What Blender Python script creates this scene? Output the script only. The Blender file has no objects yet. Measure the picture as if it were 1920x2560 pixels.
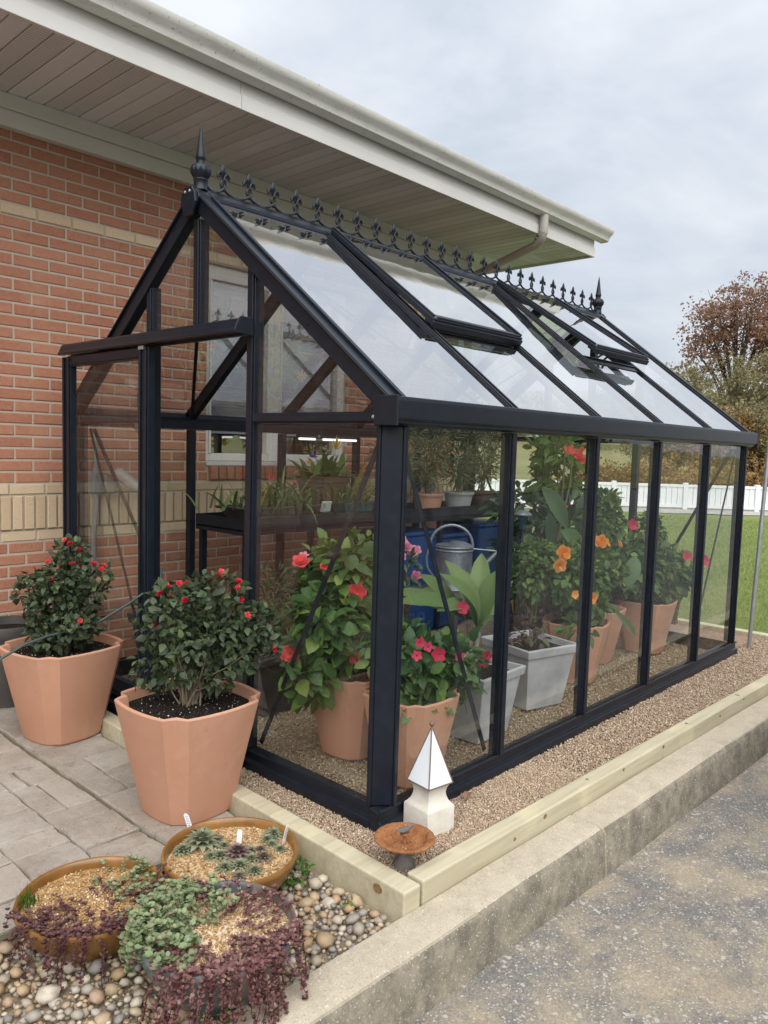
import bpy, math, random
import numpy as np
from mathutils import Vector, Matrix

scene = bpy.context.scene
COL = scene.collection
PI = math.pi

# ------------------------------------------------------------------ camera
CAMP = (-2.0144, -1.8278, 1.3922)
YAW, PITCH, ROLL, FPX = 0.745284, -0.0835787, 0.0292074, 1923.0
cf = Vector((math.cos(PITCH) * math.cos(YAW), math.cos(PITCH) * math.sin(YAW), math.sin(PITCH)))
r0 = Vector((math.sin(YAW), -math.cos(YAW), 0)); u0 = r0.cross(cf)
cr = math.cos(ROLL) * r0 + math.sin(ROLL) * u0
cu = -math.sin(ROLL) * r0 + math.cos(ROLL) * u0
cam = bpy.data.cameras.new('camera'); camo = bpy.data.objects.new('camera', cam); COL.objects.link(camo)
cam.sensor_fit = 'HORIZONTAL'; cam.sensor_width = 36.0; cam.lens = 36.0 * FPX / 1920.0
cam.clip_start = 0.05; cam.clip_end = 2000
camo.matrix_world = Matrix(((cr.x, cu.x, -cf.x, CAMP[0]), (cr.y, cu.y, -cf.y, CAMP[1]), (cr.z, cu.z, -cf.z, CAMP[2]), (0, 0, 0, 1)))
scene.camera = camo

# ------------------------------------------------------------------ sky, sun, exposure
SUN_EL, SUN_AZ = math.radians(50), math.radians(234)      # direction the light comes from (angle from +X)
world = bpy.data.worlds.new('World'); scene.world = world; world.use_nodes = True
wt = world.node_tree; wt.nodes.clear()
wo = wt.nodes.new('ShaderNodeOutputWorld'); bg = wt.nodes.new('ShaderNodeBackground')
sky = wt.nodes.new('ShaderNodeTexSky'); sky.sky_type = 'NISHITA'; sky.sun_disc = False
sky.sun_elevation = SUN_EL; sky.sun_rotation = PI / 2 - SUN_AZ
sky.air_density = 1.0; sky.dust_density = 3.0
tc = wt.nodes.new('ShaderNodeTexCoord'); mp = wt.nodes.new('ShaderNodeMapping'); mp.inputs['Scale'].default_value = (1, 1, 2.2)
wt.links.new(tc.outputs['Generated'], mp.inputs['Vector'])
n1 = wt.nodes.new('ShaderNodeTexNoise'); n1.inputs['Scale'].default_value = 3.2; n1.inputs['Detail'].default_value = 7; n1.inputs['Roughness'].default_value = .55
n1.inputs['Distortion'].default_value = .3
wt.links.new(mp.outputs[0], n1.inputs['Vector'])
rp = wt.nodes.new('ShaderNodeValToRGB')
rp.color_ramp.elements[0].position = .36; rp.color_ramp.elements[0].color = (.555, .61, .685, 1)
rp.color_ramp.elements[1].position = .66; rp.color_ramp.elements[1].color = (.81, .835, .87, 1)
wt.links.new(n1.outputs['Fac'], rp.inputs[0])
sc_ = wt.nodes.new('ShaderNodeVectorMath'); sc_.operation = 'SCALE'; sc_.inputs['Scale'].default_value = 3.85
wt.links.new(rp.outputs[0], sc_.inputs[0])
mx = wt.nodes.new('ShaderNodeMix'); mx.data_type = 'RGBA'; mx.inputs['Factor'].default_value = .93
wt.links.new(sky.outputs[0], mx.inputs['A']); wt.links.new(sc_.outputs[0], mx.inputs['B'])
# overcast sky: brighter overhead than at the horizon
nz_ = wt.nodes.new('ShaderNodeSeparateXYZ'); wt.links.new(tc.outputs['Generated'], nz_.inputs[0])
zg = wt.nodes.new('ShaderNodeMapRange'); zg.inputs['From Min'].default_value = 0; zg.inputs['From Max'].default_value = 1; zg.inputs['To Min'].default_value = .94; zg.inputs['To Max'].default_value = 1.34
wt.links.new(nz_.outputs['Z'], zg.inputs['Value'])
sz = wt.nodes.new('ShaderNodeVectorMath'); sz.operation = 'SCALE'; wt.links.new(mx.outputs['Result'], sz.inputs[0]); wt.links.new(zg.outputs[0], sz.inputs['Scale'])
wt.links.new(sz.outputs[0], bg.inputs['Color']); bg.inputs['Strength'].default_value = .1
wt.links.new(bg.outputs[0], wo.inputs['Surface'])

sl = bpy.data.lights.new('sun', 'SUN'); sl.energy = 1.5; sl.angle = math.radians(80); sl.color = (1, .965, .92)
slo = bpy.data.objects.new('sun', sl); COL.objects.link(slo)
sdir = Vector((math.cos(SUN_EL) * math.cos(SUN_AZ), math.cos(SUN_EL) * math.sin(SUN_AZ), math.sin(SUN_EL)))
slo.rotation_euler = sdir.to_track_quat('Z', 'Y').to_euler(); slo.location = (0, -4, 8)

scene.view_settings.view_transform = 'Standard'; scene.view_settings.look = 'None'
scene.view_settings.gamma = 1; scene.view_settings.exposure = 1.45
scene.render.engine = 'CYCLES'
cy = scene.cycles
cy.use_denoising = True; cy.max_bounces = 8; cy.diffuse_bounces = 3; cy.glossy_bounces = 4; cy.transmission_bounces = 4
cy.transparent_max_bounces = 40; cy.caustics_reflective = False; cy.caustics_refractive = False
cy.sample_clamp_indirect = 4.0

# ------------------------------------------------------------------ object helpers
WL = {}                                   # world location of every object whose frame is not the world's

def wl(o):
    return WL.get(o.name, Vector((0, 0, 0))) if o else Vector((0, 0, 0))

def tag(o, label=None, cat=None, group=None, kind=None):
    if label: o['label'] = label
    if cat: o['category'] = cat
    if group: o['group'] = group
    if kind: o['kind'] = kind
    return o

def thing(name, loc, label=None, cat=None, group=None, kind=None):
    o = bpy.data.objects.new(name, None); COL.objects.link(o)
    o.empty_display_size = .05; o.location = loc; WL[o.name] = Vector(loc)
    return tag(o, label, cat, group, kind)

def link_mesh(name, me, parent=None, loc=None, rot=None, scale=None):
    """an object for mesh data; loc None: the mesh is in world coordinates"""
    o = bpy.data.objects.new(name, me); COL.objects.link(o)
    p = Vector(loc) if loc is not None else Vector((0, 0, 0))
    if rot is not None: o.rotation_euler = rot
    if scale is not None: o.scale = scale if hasattr(scale, '__len__') else (scale,) * 3
    o.parent = parent; o.location = p - wl(parent); WL[o.name] = p
    return o

class MB:
    def __init__(s): s.v = []; s.f = []; s.n = 0
    def add(s, vs, fs):
        b = s.n; s.v.extend([tuple(p) for p in vs]); s.f.extend([tuple(i + b for i in q) for q in fs]); s.n += len(vs); return s
    def box(s, x0, y0, z0, x1, y1, z1):
        return s.add([(x0, y0, z0), (x1, y0, z0), (x1, y1, z0), (x0, y1, z0), (x0, y0, z1), (x1, y0, z1), (x1, y1, z1), (x0, y1, z1)],
                     [(0, 3, 2, 1), (4, 5, 6, 7), (0, 1, 5, 4), (1, 2, 6, 5), (2, 3, 7, 6), (3, 0, 4, 7)])
    def obox(s, c, ax, ay, az):
        c = Vector(c); ax = Vector(ax); ay = Vector(ay); az = Vector(az)
        vs = [c + i * ax + j * ay + k * az for k in (-1, 1) for i, j in ((-1, -1), (1, -1), (1, 1), (-1, 1))]
        fs = [(0, 3, 2, 1), (4, 5, 6, 7), (0, 1, 5, 4), (1, 2, 6, 5), (2, 3, 7, 6), (3, 0, 4, 7)]
        if ax.cross(ay).dot(az) < 0: fs = [tuple(reversed(q)) for q in fs]
        return s.add(vs, fs)
    def bar(s, a, b, up, w, h):                 # a bar from a to b, w wide across, h along up
        a = Vector(a); b = Vector(b); d = (b - a); L = d.length; d.normalize(); up = Vector(up)
        side = d.cross(up).normalized(); up = side.cross(d).normalized()
        return s.obox((a + b) / 2, d * L / 2, side * w / 2, up * h / 2)
    def tube(s, pts, r, n=8, cap=True):
        pts = [Vector(p) for p in pts]; m = len(pts)
        rs = r if hasattr(r, '__len__') else [r] * m
        vs = []; prev = None
        for i, p in enumerate(pts):
            t = (pts[min(i + 1, m - 1)] - pts[max(i - 1, 0)]).normalized()
            if prev is None:
                a = Vector((0, 0, 1)) if abs(t.z) < .9 else Vector((1, 0, 0)); e = t.cross(a).normalized()
            else:
                e = (prev - t * prev.dot(t)).normalized()
            prev = e; g = t.cross(e)
            for k in range(n):
                an = 2 * PI * k / n; vs.append(p + rs[i] * (math.cos(an) * e + math.sin(an) * g))
        fs = [(i * n + k, i * n + (k + 1) % n, (i + 1) * n + (k + 1) % n, (i + 1) * n + k) for i in range(m - 1) for k in range(n)]
        if cap: fs += [tuple(reversed(range(n))), tuple(range((m - 1) * n, m * n))]
        return s.add(vs, fs)
    def lathe(s, prof, c, n=24, flute=None):
        cx, cy_, cz = c; vs = []; m = len(prof)
        for i, (r, z) in enumerate(prof):
            for k in range(n):
                rr = r * (flute(i, k) if flute else 1); an = 2 * PI * k / n
                vs.append((cx + rr * math.cos(an), cy_ + rr * math.sin(an), cz + z))
        fs = [(i * n + k, i * n + (k + 1) % n, (i + 1) * n + (k + 1) % n, (i + 1) * n + k) for i in range(m - 1) for k in range(n)]
        return s.add(vs, fs)
    def extr(s, poly, axis, a, b):              # polygon (2-D) extruded along x, y or z
        n = len(poly)
        def P(p, t): return (t, p[0], p[1]) if axis == 'x' else (p[0], t, p[1]) if axis == 'y' else (p[0], p[1], t)
        vs = [P(p, a) for p in poly] + [P(p, b) for p in poly]
        fs = [(i, (i + 1) % n, n + (i + 1) % n, n + i) for i in range(n)] + [tuple(reversed(range(n))), tuple(range(n, 2 * n))]
        return s.add(vs, fs)
    def mesh(s, name, mat, smooth=False):
        me = bpy.data.meshes.new(name); me.from_pydata(s.v, [], s.f); me.update()
        import bmesh
        bm = bmesh.new(); bm.from_mesh(me); bmesh.ops.recalc_face_normals(bm, faces=bm.faces); bm.to_mesh(me); bm.free()
        if mat: me.materials.append(mat)
        if smooth:
            me.polygons.foreach_set('use_smooth', [True] * len(me.polygons))
            if smooth is not True: me.set_sharp_from_angle(angle=math.radians(smooth))
        return me
    def build(s, name, mat, parent=None, smooth=False, bevel=0, seg=1, loc=None, rot=None):
        o = link_mesh(name, s.mesh(name, mat, smooth), parent, loc, rot)
        if bevel:
            m = o.modifiers.new('bevel', 'BEVEL'); m.width = bevel; m.segments = seg; m.limit_method = 'ANGLE'; m.angle_limit = math.radians(40)
        return o

def np_mesh(name, V, T, mat, rnd=None, smooth=False):
    """triangles straight from numpy arrays; rnd: one float per face"""
    me = bpy.data.meshes.new(name); V = np.ascontiguousarray(V, np.float32); T = np.ascontiguousarray(T, np.int32)
    me.vertices.add(len(V)); me.vertices.foreach_set('co', V.ravel())
    k = T.shape[1]; me.loops.add(T.size); me.loops.foreach_set('vertex_index', T.ravel())
    me.polygons.add(len(T)); me.polygons.foreach_set('loop_start', np.arange(0, T.size, k, dtype=np.int32))
    if smooth: me.polygons.foreach_set('use_smooth', np.ones(len(T), bool))
    me.update(calc_edges=True)
    if rnd is not None:
        a = me.attributes.new('rnd', 'FLOAT', 'FACE'); a.data.foreach_set('value', np.ascontiguousarray(rnd, np.float32))
    if mat: me.materials.append(mat)
    return me

# ------------------------------------------------------------------ material helpers
class NT:
    def __init__(s, name):
        s.m = bpy.data.materials.new(name); s.m.use_nodes = True; s.t = s.m.node_tree; s.t.nodes.clear()
        s.out = s.t.nodes.new('ShaderNodeOutputMaterial')
    def n(s, ty, **kw):
        nd = s.t.nodes.new('ShaderNode' + ty)
        for k, v in kw.items():
            if k in nd.inputs.keys(): s.set(nd.inputs[k], v)
            else: setattr(nd, k, v)
        return nd
    def set(s, inp, v):
        if hasattr(v, 'is_output') or isinstance(v, bpy.types.NodeSocket): s.t.links.new(v, inp)
        else:
            if isinstance(v, tuple) and len(v) == 3 and inp.type == 'RGBA': v = v + (1,)
            inp.default_value = v
    def pos(s): return s.n('NewGeometry').outputs['Position']
    def noise(s, scale, detail=4, rough=.55, vec=None, dist=0, stretch=None):
        if vec is None: vec = s.pos()
        if stretch:
            mpn = s.n('Mapping'); mpn.inputs['Scale'].default_value = stretch; s.t.links.new(vec, mpn.inputs['Vector']); vec = mpn.outputs[0]
        nd = s.n('TexNoise', Scale=scale, Detail=detail, Roughness=rough, Distortion=dist); s.t.links.new(vec, nd.inputs['Vector']); return nd.outputs['Fac']
    def vor(s, scale, vec=None, feature='F1'):
        nd = s.n('TexVoronoi', Scale=scale); nd.feature = feature
        s.t.links.new(vec if vec is not None else s.pos(), nd.inputs['Vector']); return nd
    def ramp(s, fac, a, b, c0=(0, 0, 0), c1=(1, 1, 1)):
        nd = s.n('ValToRGB'); e = nd.color_ramp.elements; e[0].position = a; e[1].position = b
        e[0].color = tuple(c0) + (1,); e[1].color = tuple(c1) + (1,); s.t.links.new(fac, nd.inputs[0]); return nd.outputs[0]
    def mix(s, fac, a, b, mode='MIX'):
        nd = s.n('Mix'); nd.data_type = 'RGBA'; nd.blend_type = mode
        s.set(nd.inputs['Factor'], fac); s.set(nd.inputs['A'], a); s.set(nd.inputs['B'], b); return nd.outputs['Result']
    def math(s, op, a, b=0.0):
        nd = s.n('Math'); nd.operation = op; s.set(nd.inputs[0], a); s.set(nd.inputs[1], b); return nd.outputs[0]
    def rnd(s):
        a = s.n('Attribute'); a.attribute_name = 'rnd'
        return s.math('FRACT', s.math('ADD', s.n('ObjectInfo').outputs['Random'], a.outputs['Fac']))
    def bump(s, h, strength=.3, dist=.01):
        nd = s.n('Bump', Strength=strength, Distance=dist); s.t.links.new(h, nd.inputs['Height']); return nd.outputs[0]
    def fin(s, color, rough=.7, spec=.5, metal=0, normal=None, trans=0, coat=0):
        b = s.n('BsdfPrincipled'); s.set(b.inputs['Base Color'], color); s.set(b.inputs['Roughness'], rough)
        b.inputs['Specular IOR Level'].default_value = spec; b.inputs['Metallic'].default_value = metal
        if coat: b.inputs['Coat Weight'].default_value = coat; b.inputs['Coat Roughness'].default_value = .08
        if normal is not None: s.t.links.new(normal, b.inputs['Normal'])
        o = b.outputs[0]
        if trans:
            tr = s.n('BsdfTranslucent'); s.set(tr.inputs['Color'], color); ms = s.n('MixShader'); ms.inputs[0].default_value = trans
            s.t.links.new(o, ms.inputs[1]); s.t.links.new(tr.outputs[0], ms.inputs[2]); o = ms.outputs[0]
        s.t.links.new(o, s.out.inputs['Surface']); return s.m

def PM(name, base, var=None, vscale=12, rough=.6, spec=.4, metal=0, bump=0, bscale=80, rnd=None, trans=0, coat=0, stretch=None):
    """base colour, noise-mixed with var, shifted per piece towards rnd"""
    t = NT(name); c = base + (1,)
    if var: c = t.mix(t.ramp(t.noise(vscale, 5, stretch=stretch), .35, .65), base, var)
    if rnd:
        c = t.mix(t.rnd(), c, rnd)
    nm = t.bump(t.noise(bscale, 4), bump) if bump else None
    return t.fin(c, rough, spec, metal, nm, trans, coat)

def leafmat(name, a, b, c=None, rough=.45, trans=.25, spec=.4):
    t = NT(name); r = t.rnd()
    col = t.ramp(r, 0, 1, a, b)
    if c: col = t.mix(t.ramp(r, .88, .97), col, c)
    col = t.mix(t.math('MULTIPLY', t.noise(60, 2), .35), col, tuple(x * .6 for x in a))
    return t.fin(col, rough, spec, trans=trans)

MT = {}
# --- masonry
t = NT('brick_red'); r = t.rnd()
c = t.mix(r, (.36, .148, .092), (.455, .208, .135)); c = t.mix(t.ramp(r, .86, .97), c, (.32, .125, .082))
c = t.mix(t.ramp(t.noise(34, 5, .65), .30, .75), c, t.mix(.5, c, (.52, .27, .17)))
c = t.mix(t.ramp(t.noise(150, 3, .7, stretch=(1, 1, .35)), .60, .72), c, (.17, .06, .04))
c = t.mix(t.math('MULTIPLY', t.ramp(t.noise(3.1, 3), .55, .8), .25), c, (.60, .42, .30))
MT['brick'] = t.fin(c, .85, .25, normal=t.bump(t.noise(170, 5, .7, stretch=(1, 1, .5)), .45, .006))
t = NT('brick_buff'); r = t.rnd()
c = t.mix(r, (.56, .41, .265), (.66, .515, .36)); c = t.mix(t.ramp(t.noise(120, 4, .7), .58, .72), c, (.36, .22, .10))
MT['buff'] = t.fin(c, .85, .25, normal=t.bump(t.noise(170, 5, .7), .4, .006))
t = NT('mortar'); c = t.mix(t.noise(9, 5), (.42, .37, .30), (.54, .48, .40))
MT['mortar'] = t.fin(c, .95, .1, normal=t.bump(t.noise(220, 4), .5, .004))
# --- trim
MT['trim'] = PM('painted_trim', (.68, .67, .645), (.63, .62, .59), 3, rough=.55, spec=.35)
t = NT('soffit'); c = t.mix(t.noise(2.5, 3), (.64, .665, .70), (.70, .725, .755)); MT['soffit'] = t.fin(c, .6, .3)
t = NT('soffit_vented'); x, y, z = (None,) * 3
sp = t.n('SeparateXYZ'); t.t.links.new(t.pos(), sp.inputs[0])
w1 = t.math('PINGPONG', t.math('MULTIPLY', t.math('ADD', sp.outputs['Y'], t.math('MULTIPLY', sp.outputs['X'], .0)), 46.0), .5)
slot = t.ramp(w1, .20, .26)
c = t.mix(slot, (.50, .51, .52), (.68, .70, .72)); MT['vented'] = t.fin(c, .6, .3, normal=t.bump(slot, .6, .004))
t = NT('gutter_metal'); c = t.mix(t.ramp(t.noise(5, 6, .7, stretch=(1, 3, 3)), .45, .7), (.70, .695, .65), (.58, .58, .53))
c = t.mix(t.ramp(t.noise(46, 3, .6), .64, .70), c, (.36, .36, .29)); MT['gutter'] = t.fin(c, .45, .4)
MT['shingle'] = PM('roof_shingle', (.09, .08, .075), (.16, .15, .14), 30, rough=.9, bump=.5)
# --- greenhouse
t = NT('black_aluminium'); nz = t.noise(22, 5, .6)
c = t.mix(t.ramp(nz, .45, .75), (.0095, .0125, .0195), (.014, .0180, .0265))
c = t.mix(t.math('MULTIPLY', t.ramp(t.noise(120, 3, .7, stretch=(1, 1, .12)), .70, .80), .18), c, (.10, .10, .11))
MT['alu'] = t.fin(c, t.math('ADD', t.math('MULTIPLY', nz, .06), .27), .28)
def glassmat(name, tint, dirt, dirtcol=(.55, .56, .55), edge=0.04, pw=5.0, base=0.0):
    t = NT(name)
    lw = t.n('LayerWeight', Blend=.5); f = t.math('ADD', t.math('MULTIPLY', t.math('POWER', lw.outputs['Facing'], pw), 1 - edge), edge)
    f = t.math('MULTIPLY', f, t.math('SUBTRACT', 1.0, t.n('NewGeometry').outputs['Backfacing']))      # reflect where light enters the sheet
    tr = t.n('BsdfTransparent', Color=tint); gl = t.n('BsdfGlossy', Roughness=.0); gl.inputs['Color'].default_value = (1, 1, 1, 1)
    bp = t.bump(t.noise(2.2, 2), .035, .05); t.t.links.new(bp, gl.inputs['Normal'])
    df = t.n('BsdfDiffuse', Color=dirtcol)
    dn = t.math('MULTIPLY', t.ramp(t.noise(5, 6, .7, stretch=(1.6, 1.6, .5), dist=.6), .42, .85), dirt)
    dn = t.math('ADD', dn, base)
    m1 = t.n('MixShader'); t.t.links.new(dn, m1.inputs[0]); t.t.links.new(tr.outputs[0], m1.inputs[1]); t.t.links.new(df.outputs[0], m1.inputs[2])
    m2 = t.n('MixShader'); t.t.links.new(f, m2.inputs[0]); t.t.links.new(m1.outputs[0], m2.inputs[1]); t.t.links.new(gl.outputs[0], m2.inputs[2])
    t.t.links.new(m2.outputs[0], t.out.inputs['Surface']); return t.m
MT['glass'] = glassmat('glass', (.975, .982, .975), .02, edge=.05, pw=4.6)
MT['roofglass'] = glassmat('roof_glass', (.96, .97, .97), .006, (.76, .78, .80), .08, 1.05, .0)
MT['winglass'] = glassmat('window_glass', (.96, .96, .97), .0, edge=.40)
# --- ground
t = NT('asphalt'); p = t.pos()
c1 = t.n('SeparateColor', Color=t.vor(190).outputs['Color']).outputs[0]; c2 = t.n('SeparateColor', Color=t.vor(80).outputs['Color']).outputs[1]
c = t.mix(t.ramp(c1, .15, .95), (.075, .075, .078), (.235, .23, .222)); c = t.mix(t.ramp(c2, .965, .98), c, (.50, .49, .46)); c = t.mix(t.ramp(c1, .93, .97), c, (.60, .585, .55))
c = t.mix(t.math('MULTIPLY', t.ramp(t.noise(5, 8, .72), .5, .68), .55), c, (.065, .064, .066))
sepy = t.n('SeparateXYZ'); t.t.links.new(p, sepy.inputs[0])
near = t.n('MapRange'); near.inputs['From Min'].default_value = -1.62; near.inputs['From Max'].default_value = -1.12
t.t.links.new(t.math('ADD', sepy.outputs['Y'], t.math('MULTIPLY', t.noise(2.0, 5), .6)), near.inputs['Value'])
sand = t.ramp(t.noise(3.4, 10, .72, dist=.25), .42, .60)
gap_ = t.ramp(t.noise(120, 3, .7), .30, .62)
c = t.mix(t.math('MULTIPLY', near.outputs[0], .30), c, (.33, .30, .26))
c = t.mix(t.math('MULTIPLY', t.math('MULTIPLY', sand, near.outputs[0]), t.math('ADD', t.math('MULTIPLY', gap_, .55), .22)), c, (.47, .385, .26))
wv = t.vor(6.5); c = t.mix(t.math('MULTIPLY', t.ramp(t.math('ADD', wv.outputs['Distance'], t.math('MULTIPLY', t.noise(60, 2), .05)), .060, .075, (1, 1, 1), (0, 0, 0)), t.ramp(t.noise(1.9, 2), .5, .56)), c, (.72, .71, .67))
MT['asphalt'] = t.fin(c, .9, .25, normal=t.bump(t.math('ADD', c1, t.noise(300, 3)), .7, .005))
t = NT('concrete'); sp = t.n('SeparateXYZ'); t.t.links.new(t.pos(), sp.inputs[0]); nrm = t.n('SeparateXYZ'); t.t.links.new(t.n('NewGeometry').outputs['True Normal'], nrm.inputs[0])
c = t.mix(t.ramp(t.noise(9, 8, .72), .35, .68), (.39, .34, .26), (.53, .465, .36))
grime = t.math('MULTIPLY', t.ramp(nrm.outputs['Y'], .3, .9, (0, 0, 0), (1, 1, 1)), 0.0)
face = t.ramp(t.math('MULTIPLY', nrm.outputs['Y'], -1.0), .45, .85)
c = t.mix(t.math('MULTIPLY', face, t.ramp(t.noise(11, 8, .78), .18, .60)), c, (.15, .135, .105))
c = t.mix(t.ramp(t.noise(150, 4, .75), .56, .70), c, (.22, .195, .155))
c = t.mix(t.ramp(t.noise(150, 2, .6, vec=t.pos(), dist=.2), .30, .36, (1, 1, 1), (0, 0, 0)), c, (.62, .60, .55))
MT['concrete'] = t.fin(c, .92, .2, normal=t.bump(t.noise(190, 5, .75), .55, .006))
t = NT('paver'); r = t.rnd()
c = t.mix(r, (.275, .235, .195), (.365, .32, .27)); c = t.mix(t.ramp(t.noise(5, 6, .7), .4, .72), c, (.43, .40, .355))
c = t.mix(t.ramp(t.noise(60, 5, .75), .58, .72), c, (.10, .085, .07)); c = t.mix(t.ramp(t.noise(210, 2, .6), .64, .72), c, (.55, .52, .46))
MT['paver'] = t.fin(c, .9, .2, normal=t.bump(t.noise(110, 6, .75), .7, .008))
t = NT('joint_sand'); c = t.mix(t.ramp(t.noise(8, 5), .45, .6), (.19, .155, .11), (.13, .125, .075)); MT['joint'] = t.fin(c, 1, .1, normal=t.bump(t.noise(300, 4), .8, .004))
t = NT('bed_soil'); c = t.mix(t.noise(25, 6, .7), (.27, .21, .145), (.43, .35, .25)); MT['bed'] = t.fin(c, 1, .1, normal=t.bump(t.noise(120, 5, .7), .8, .01))
t = NT('crushed_gravel'); vo = t.vor(120); c = t.mix(t.n('SeparateColor', Color=vo.outputs['Color']).outputs[0], (.26, .175, .125), (.48, .35, .26))
MT['gravelbed'] = t.fin(c, .95, .2, normal=t.bump(vo.outputs['Distance'], .9, .01))
t = NT('gravel_chip'); r = t.rnd(); c = t.ramp(r, 0, 1, (.27, .195, .135), (.56, .435, .315)); c = t.mix(t.ramp(r, .90, .96), c, (.64, .56, .46)); MT['chip'] = t.fin(c, .9, .25)
t = NT('gravel_chip_grey'); r = t.rnd(); c = t.ramp(r, 0, 1, (.25, .19, .12), (.50, .41, .28)); c = t.mix(t.ramp(r, .9, .96), c, (.62, .58, .5)); MT['chip2'] = t.fin(c, .9, .25)
t = NT('amber_grit'); r = t.rnd(); c = t.ramp(r, 0, 1, (.30, .170, .065), (.52, .345, .165)); c = t.mix(t.ramp(r, .80, .90), c, (.62, .50, .35)); MT['grit'] = t.fin(c, .75, .35)
t = NT('river_pebble'); r = t.rnd(); cr_ = t.n('ValToRGB'); e = cr_.color_ramp.elements
e[0].position = 0; e[0].color = (.40, .31, .20, 1); e[1].position = 1; e[1].color = (.50, .42, .31, 1)
for ps, cc in ((.16, (.33, .22, .12)), (.3, (.46, .37, .25)), (.45, (.22, .215, .21)), (.58, (.36, .31, .24)), (.7, (.55, .49, .39)), (.82, (.27, .25, .23)), (.92, (.40, .25, .14))):
    q = e.new(ps); q.color = cc + (1,)
t.t.links.new(r, cr_.inputs[0])
c = t.mix(t.ramp(t.noise(45, 5, .7), .45, .7), cr_.outputs[0], t.mix(.55, cr_.outputs[0], (.17, .13, .09)))
MT['pebble'] = t.fin(c, .62, .4, normal=t.bump(t.noise(120, 4), .25, .004))
t = NT('treated_timber'); nz = t.noise(9, 5, .6, stretch=(.18, 3.2, 3.2), dist=.5)
c = t.mix(t.ramp(nz, .35, .68), (.52, .475, .345), (.41, .365, .245)); c = t.mix(t.ramp(t.noise(3, 4), .55, .75), c, (.63, .56, .37))
kn = t.vor(4.2); c = t.mix(t.ramp(kn.outputs['Distance'], .055, .09, (1, 1, 1), (0, 0, 0)), c, (.20, .10, .04))
MT['timber'] = t.fin(c, .75, .3, normal=t.bump(nz, .25, .01))
t = NT('lawn'); c = t.mix(t.ramp(t.noise(.9, 5, .6), .38, .66), (.235, .295, .085), (.31, .355, .135)); c = t.mix(t.ramp(t.noise(.35, 3), .55, .72), c, (.30, .31, .14))
c = t.mix(t.ramp(t.noise(28, 5, .75), .42, .62), c, (.155, .215, .055)); MT['lawn'] = t.fin(c, .95, .15, normal=t.bump(t.noise(50, 5, .75), .9, .05))
MT['blade'] = leafmat('grass_blade', (.19, .26, .06), (.34, .39, .14), (.40, .37, .20), .6, .3)
t = NT('hill_grass'); c = t.mix(t.ramp(t.noise(.12, 6, .65), .36, .68), (.16, .175, .075), (.25, .215, .12)); MT['hill'] = t.fin(c, 1, .1)
MT['road2'] = PM('far_road', (.44, .43, .41), (.36, .35, .33), 1, rough=.9)
# --- pots and things
t = NT('terracotta_resin'); c = t.mix(t.ramp(t.noise(3, 5), .3, .7), (.475, .245, .155), (.53, .285, .190)); c = t.mix(t.math('MULTIPLY', t.ramp(t.noise(13, 6, .7), .56, .75), .35), c, (.38, .195, .125))
c = t.mix(t.math('MULTIPLY', t.ramp(t.noise(28, 6, .8, stretch=(1, 1, .25)), .66, .74), .4), c, (.16, .09, .055))
c = t.mix(t.math('MULTIPLY', t.ramp(t.noise(2.6, 7, .75, dist=.6), .52, .72), .30), c, (.62, .44, .34)); c = t.mix(t.math('MULTIPLY', t.ramp(t.noise(6, 7, .8, stretch=(1, 1, .2)), .60, .75), .22), c, (.30, .16, .10))
MT['terra'] = t.fin(c, .74, .35, normal=t.bump(t.noise(260, 3, .6), .35, .003))
t = NT('potting_soil'); c = t.mix(t.noise(140, 5, .7), (.008, .006, .005), (.035, .024, .017)); c = t.mix(t.ramp(t.noise(330, 2, .5), .68, .72), c, (.62, .60, .56))
MT['soil'] = t.fin(c, .95, .2, normal=t.bump(t.noise(180, 5, .8), 1.0, .012))
MT['perlite'] = PM('perlite', (.75, .73, .70), rough=.9)
t = NT('amber_glaze'); c = t.mix(t.ramp(t.noise(5, 6, .65, dist=.5), .35, .7), (.16, .070, .016), (.29, .145, .038)); c = t.mix(t.ramp(t.noise(30, 5, .7), .62, .76), c, (.07, .032, .012)); MT['amber'] = t.fin(c, .32, .5, coat=.25)
t = NT('blue_glaze'); c = t.mix(t.ramp(t.noise(7, 5, .65), .38, .66), (.075, .115, .145), (.16, .10, .07)); c = t.mix(t.ramp(t.noise(26, 4), .55, .75), c, (.15, .20, .23)); MT['blueglaze'] = t.fin(c, .3, .5, coat=.25)
MT['whitepot'] = PM('pale_grey_planter', (.47, .48, .49), (.34, .345, .35), 7, rough=.7, bump=.15, bscale=120)
MT['darkpot'] = PM('dark_grey_planter', (.050, .046, .044), (.075, .068, .062), 9, rough=.6, bump=.1)
MT['brownpot'] = PM('brown_planter', (.075, .042, .030), (.11, .065, .045), 9, rough=.55)
MT['tealpot'] = PM('teal_planter', (.02, .055, .06), (.03, .08, .085), 9, rough=.35)
t = NT('galvanised'); vo = t.vor(45); c = t.mix(vo.outputs['Distance'], (.19, .205, .24), (.30, .32, .36)); MT['galv'] = t.fin(c, .42, .5, .65)
MT['steel'] = PM('galvanised_pole', (.42, .43, .44), (.34, .35, .36), 20, rough=.45, metal=.6)
t = NT('rust'); c = t.mix(t.ramp(t.noise(28, 7, .7), .3, .65), (.21, .075, .028), (.40, .18, .075)); c = t.mix(t.ramp(t.noise(60, 4), .6, .75), c, (.12, .05, .03)); MT['rust'] = t.fin(c, .85, .3, .15, normal=t.bump(t.noise(160, 5, .7), .7, .006))
MT['iron'] = PM('grey_iron', (.11, .105, .10), (.15, .13, .12), 60, rough=.8, bump=.4, bscale=150)
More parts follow.
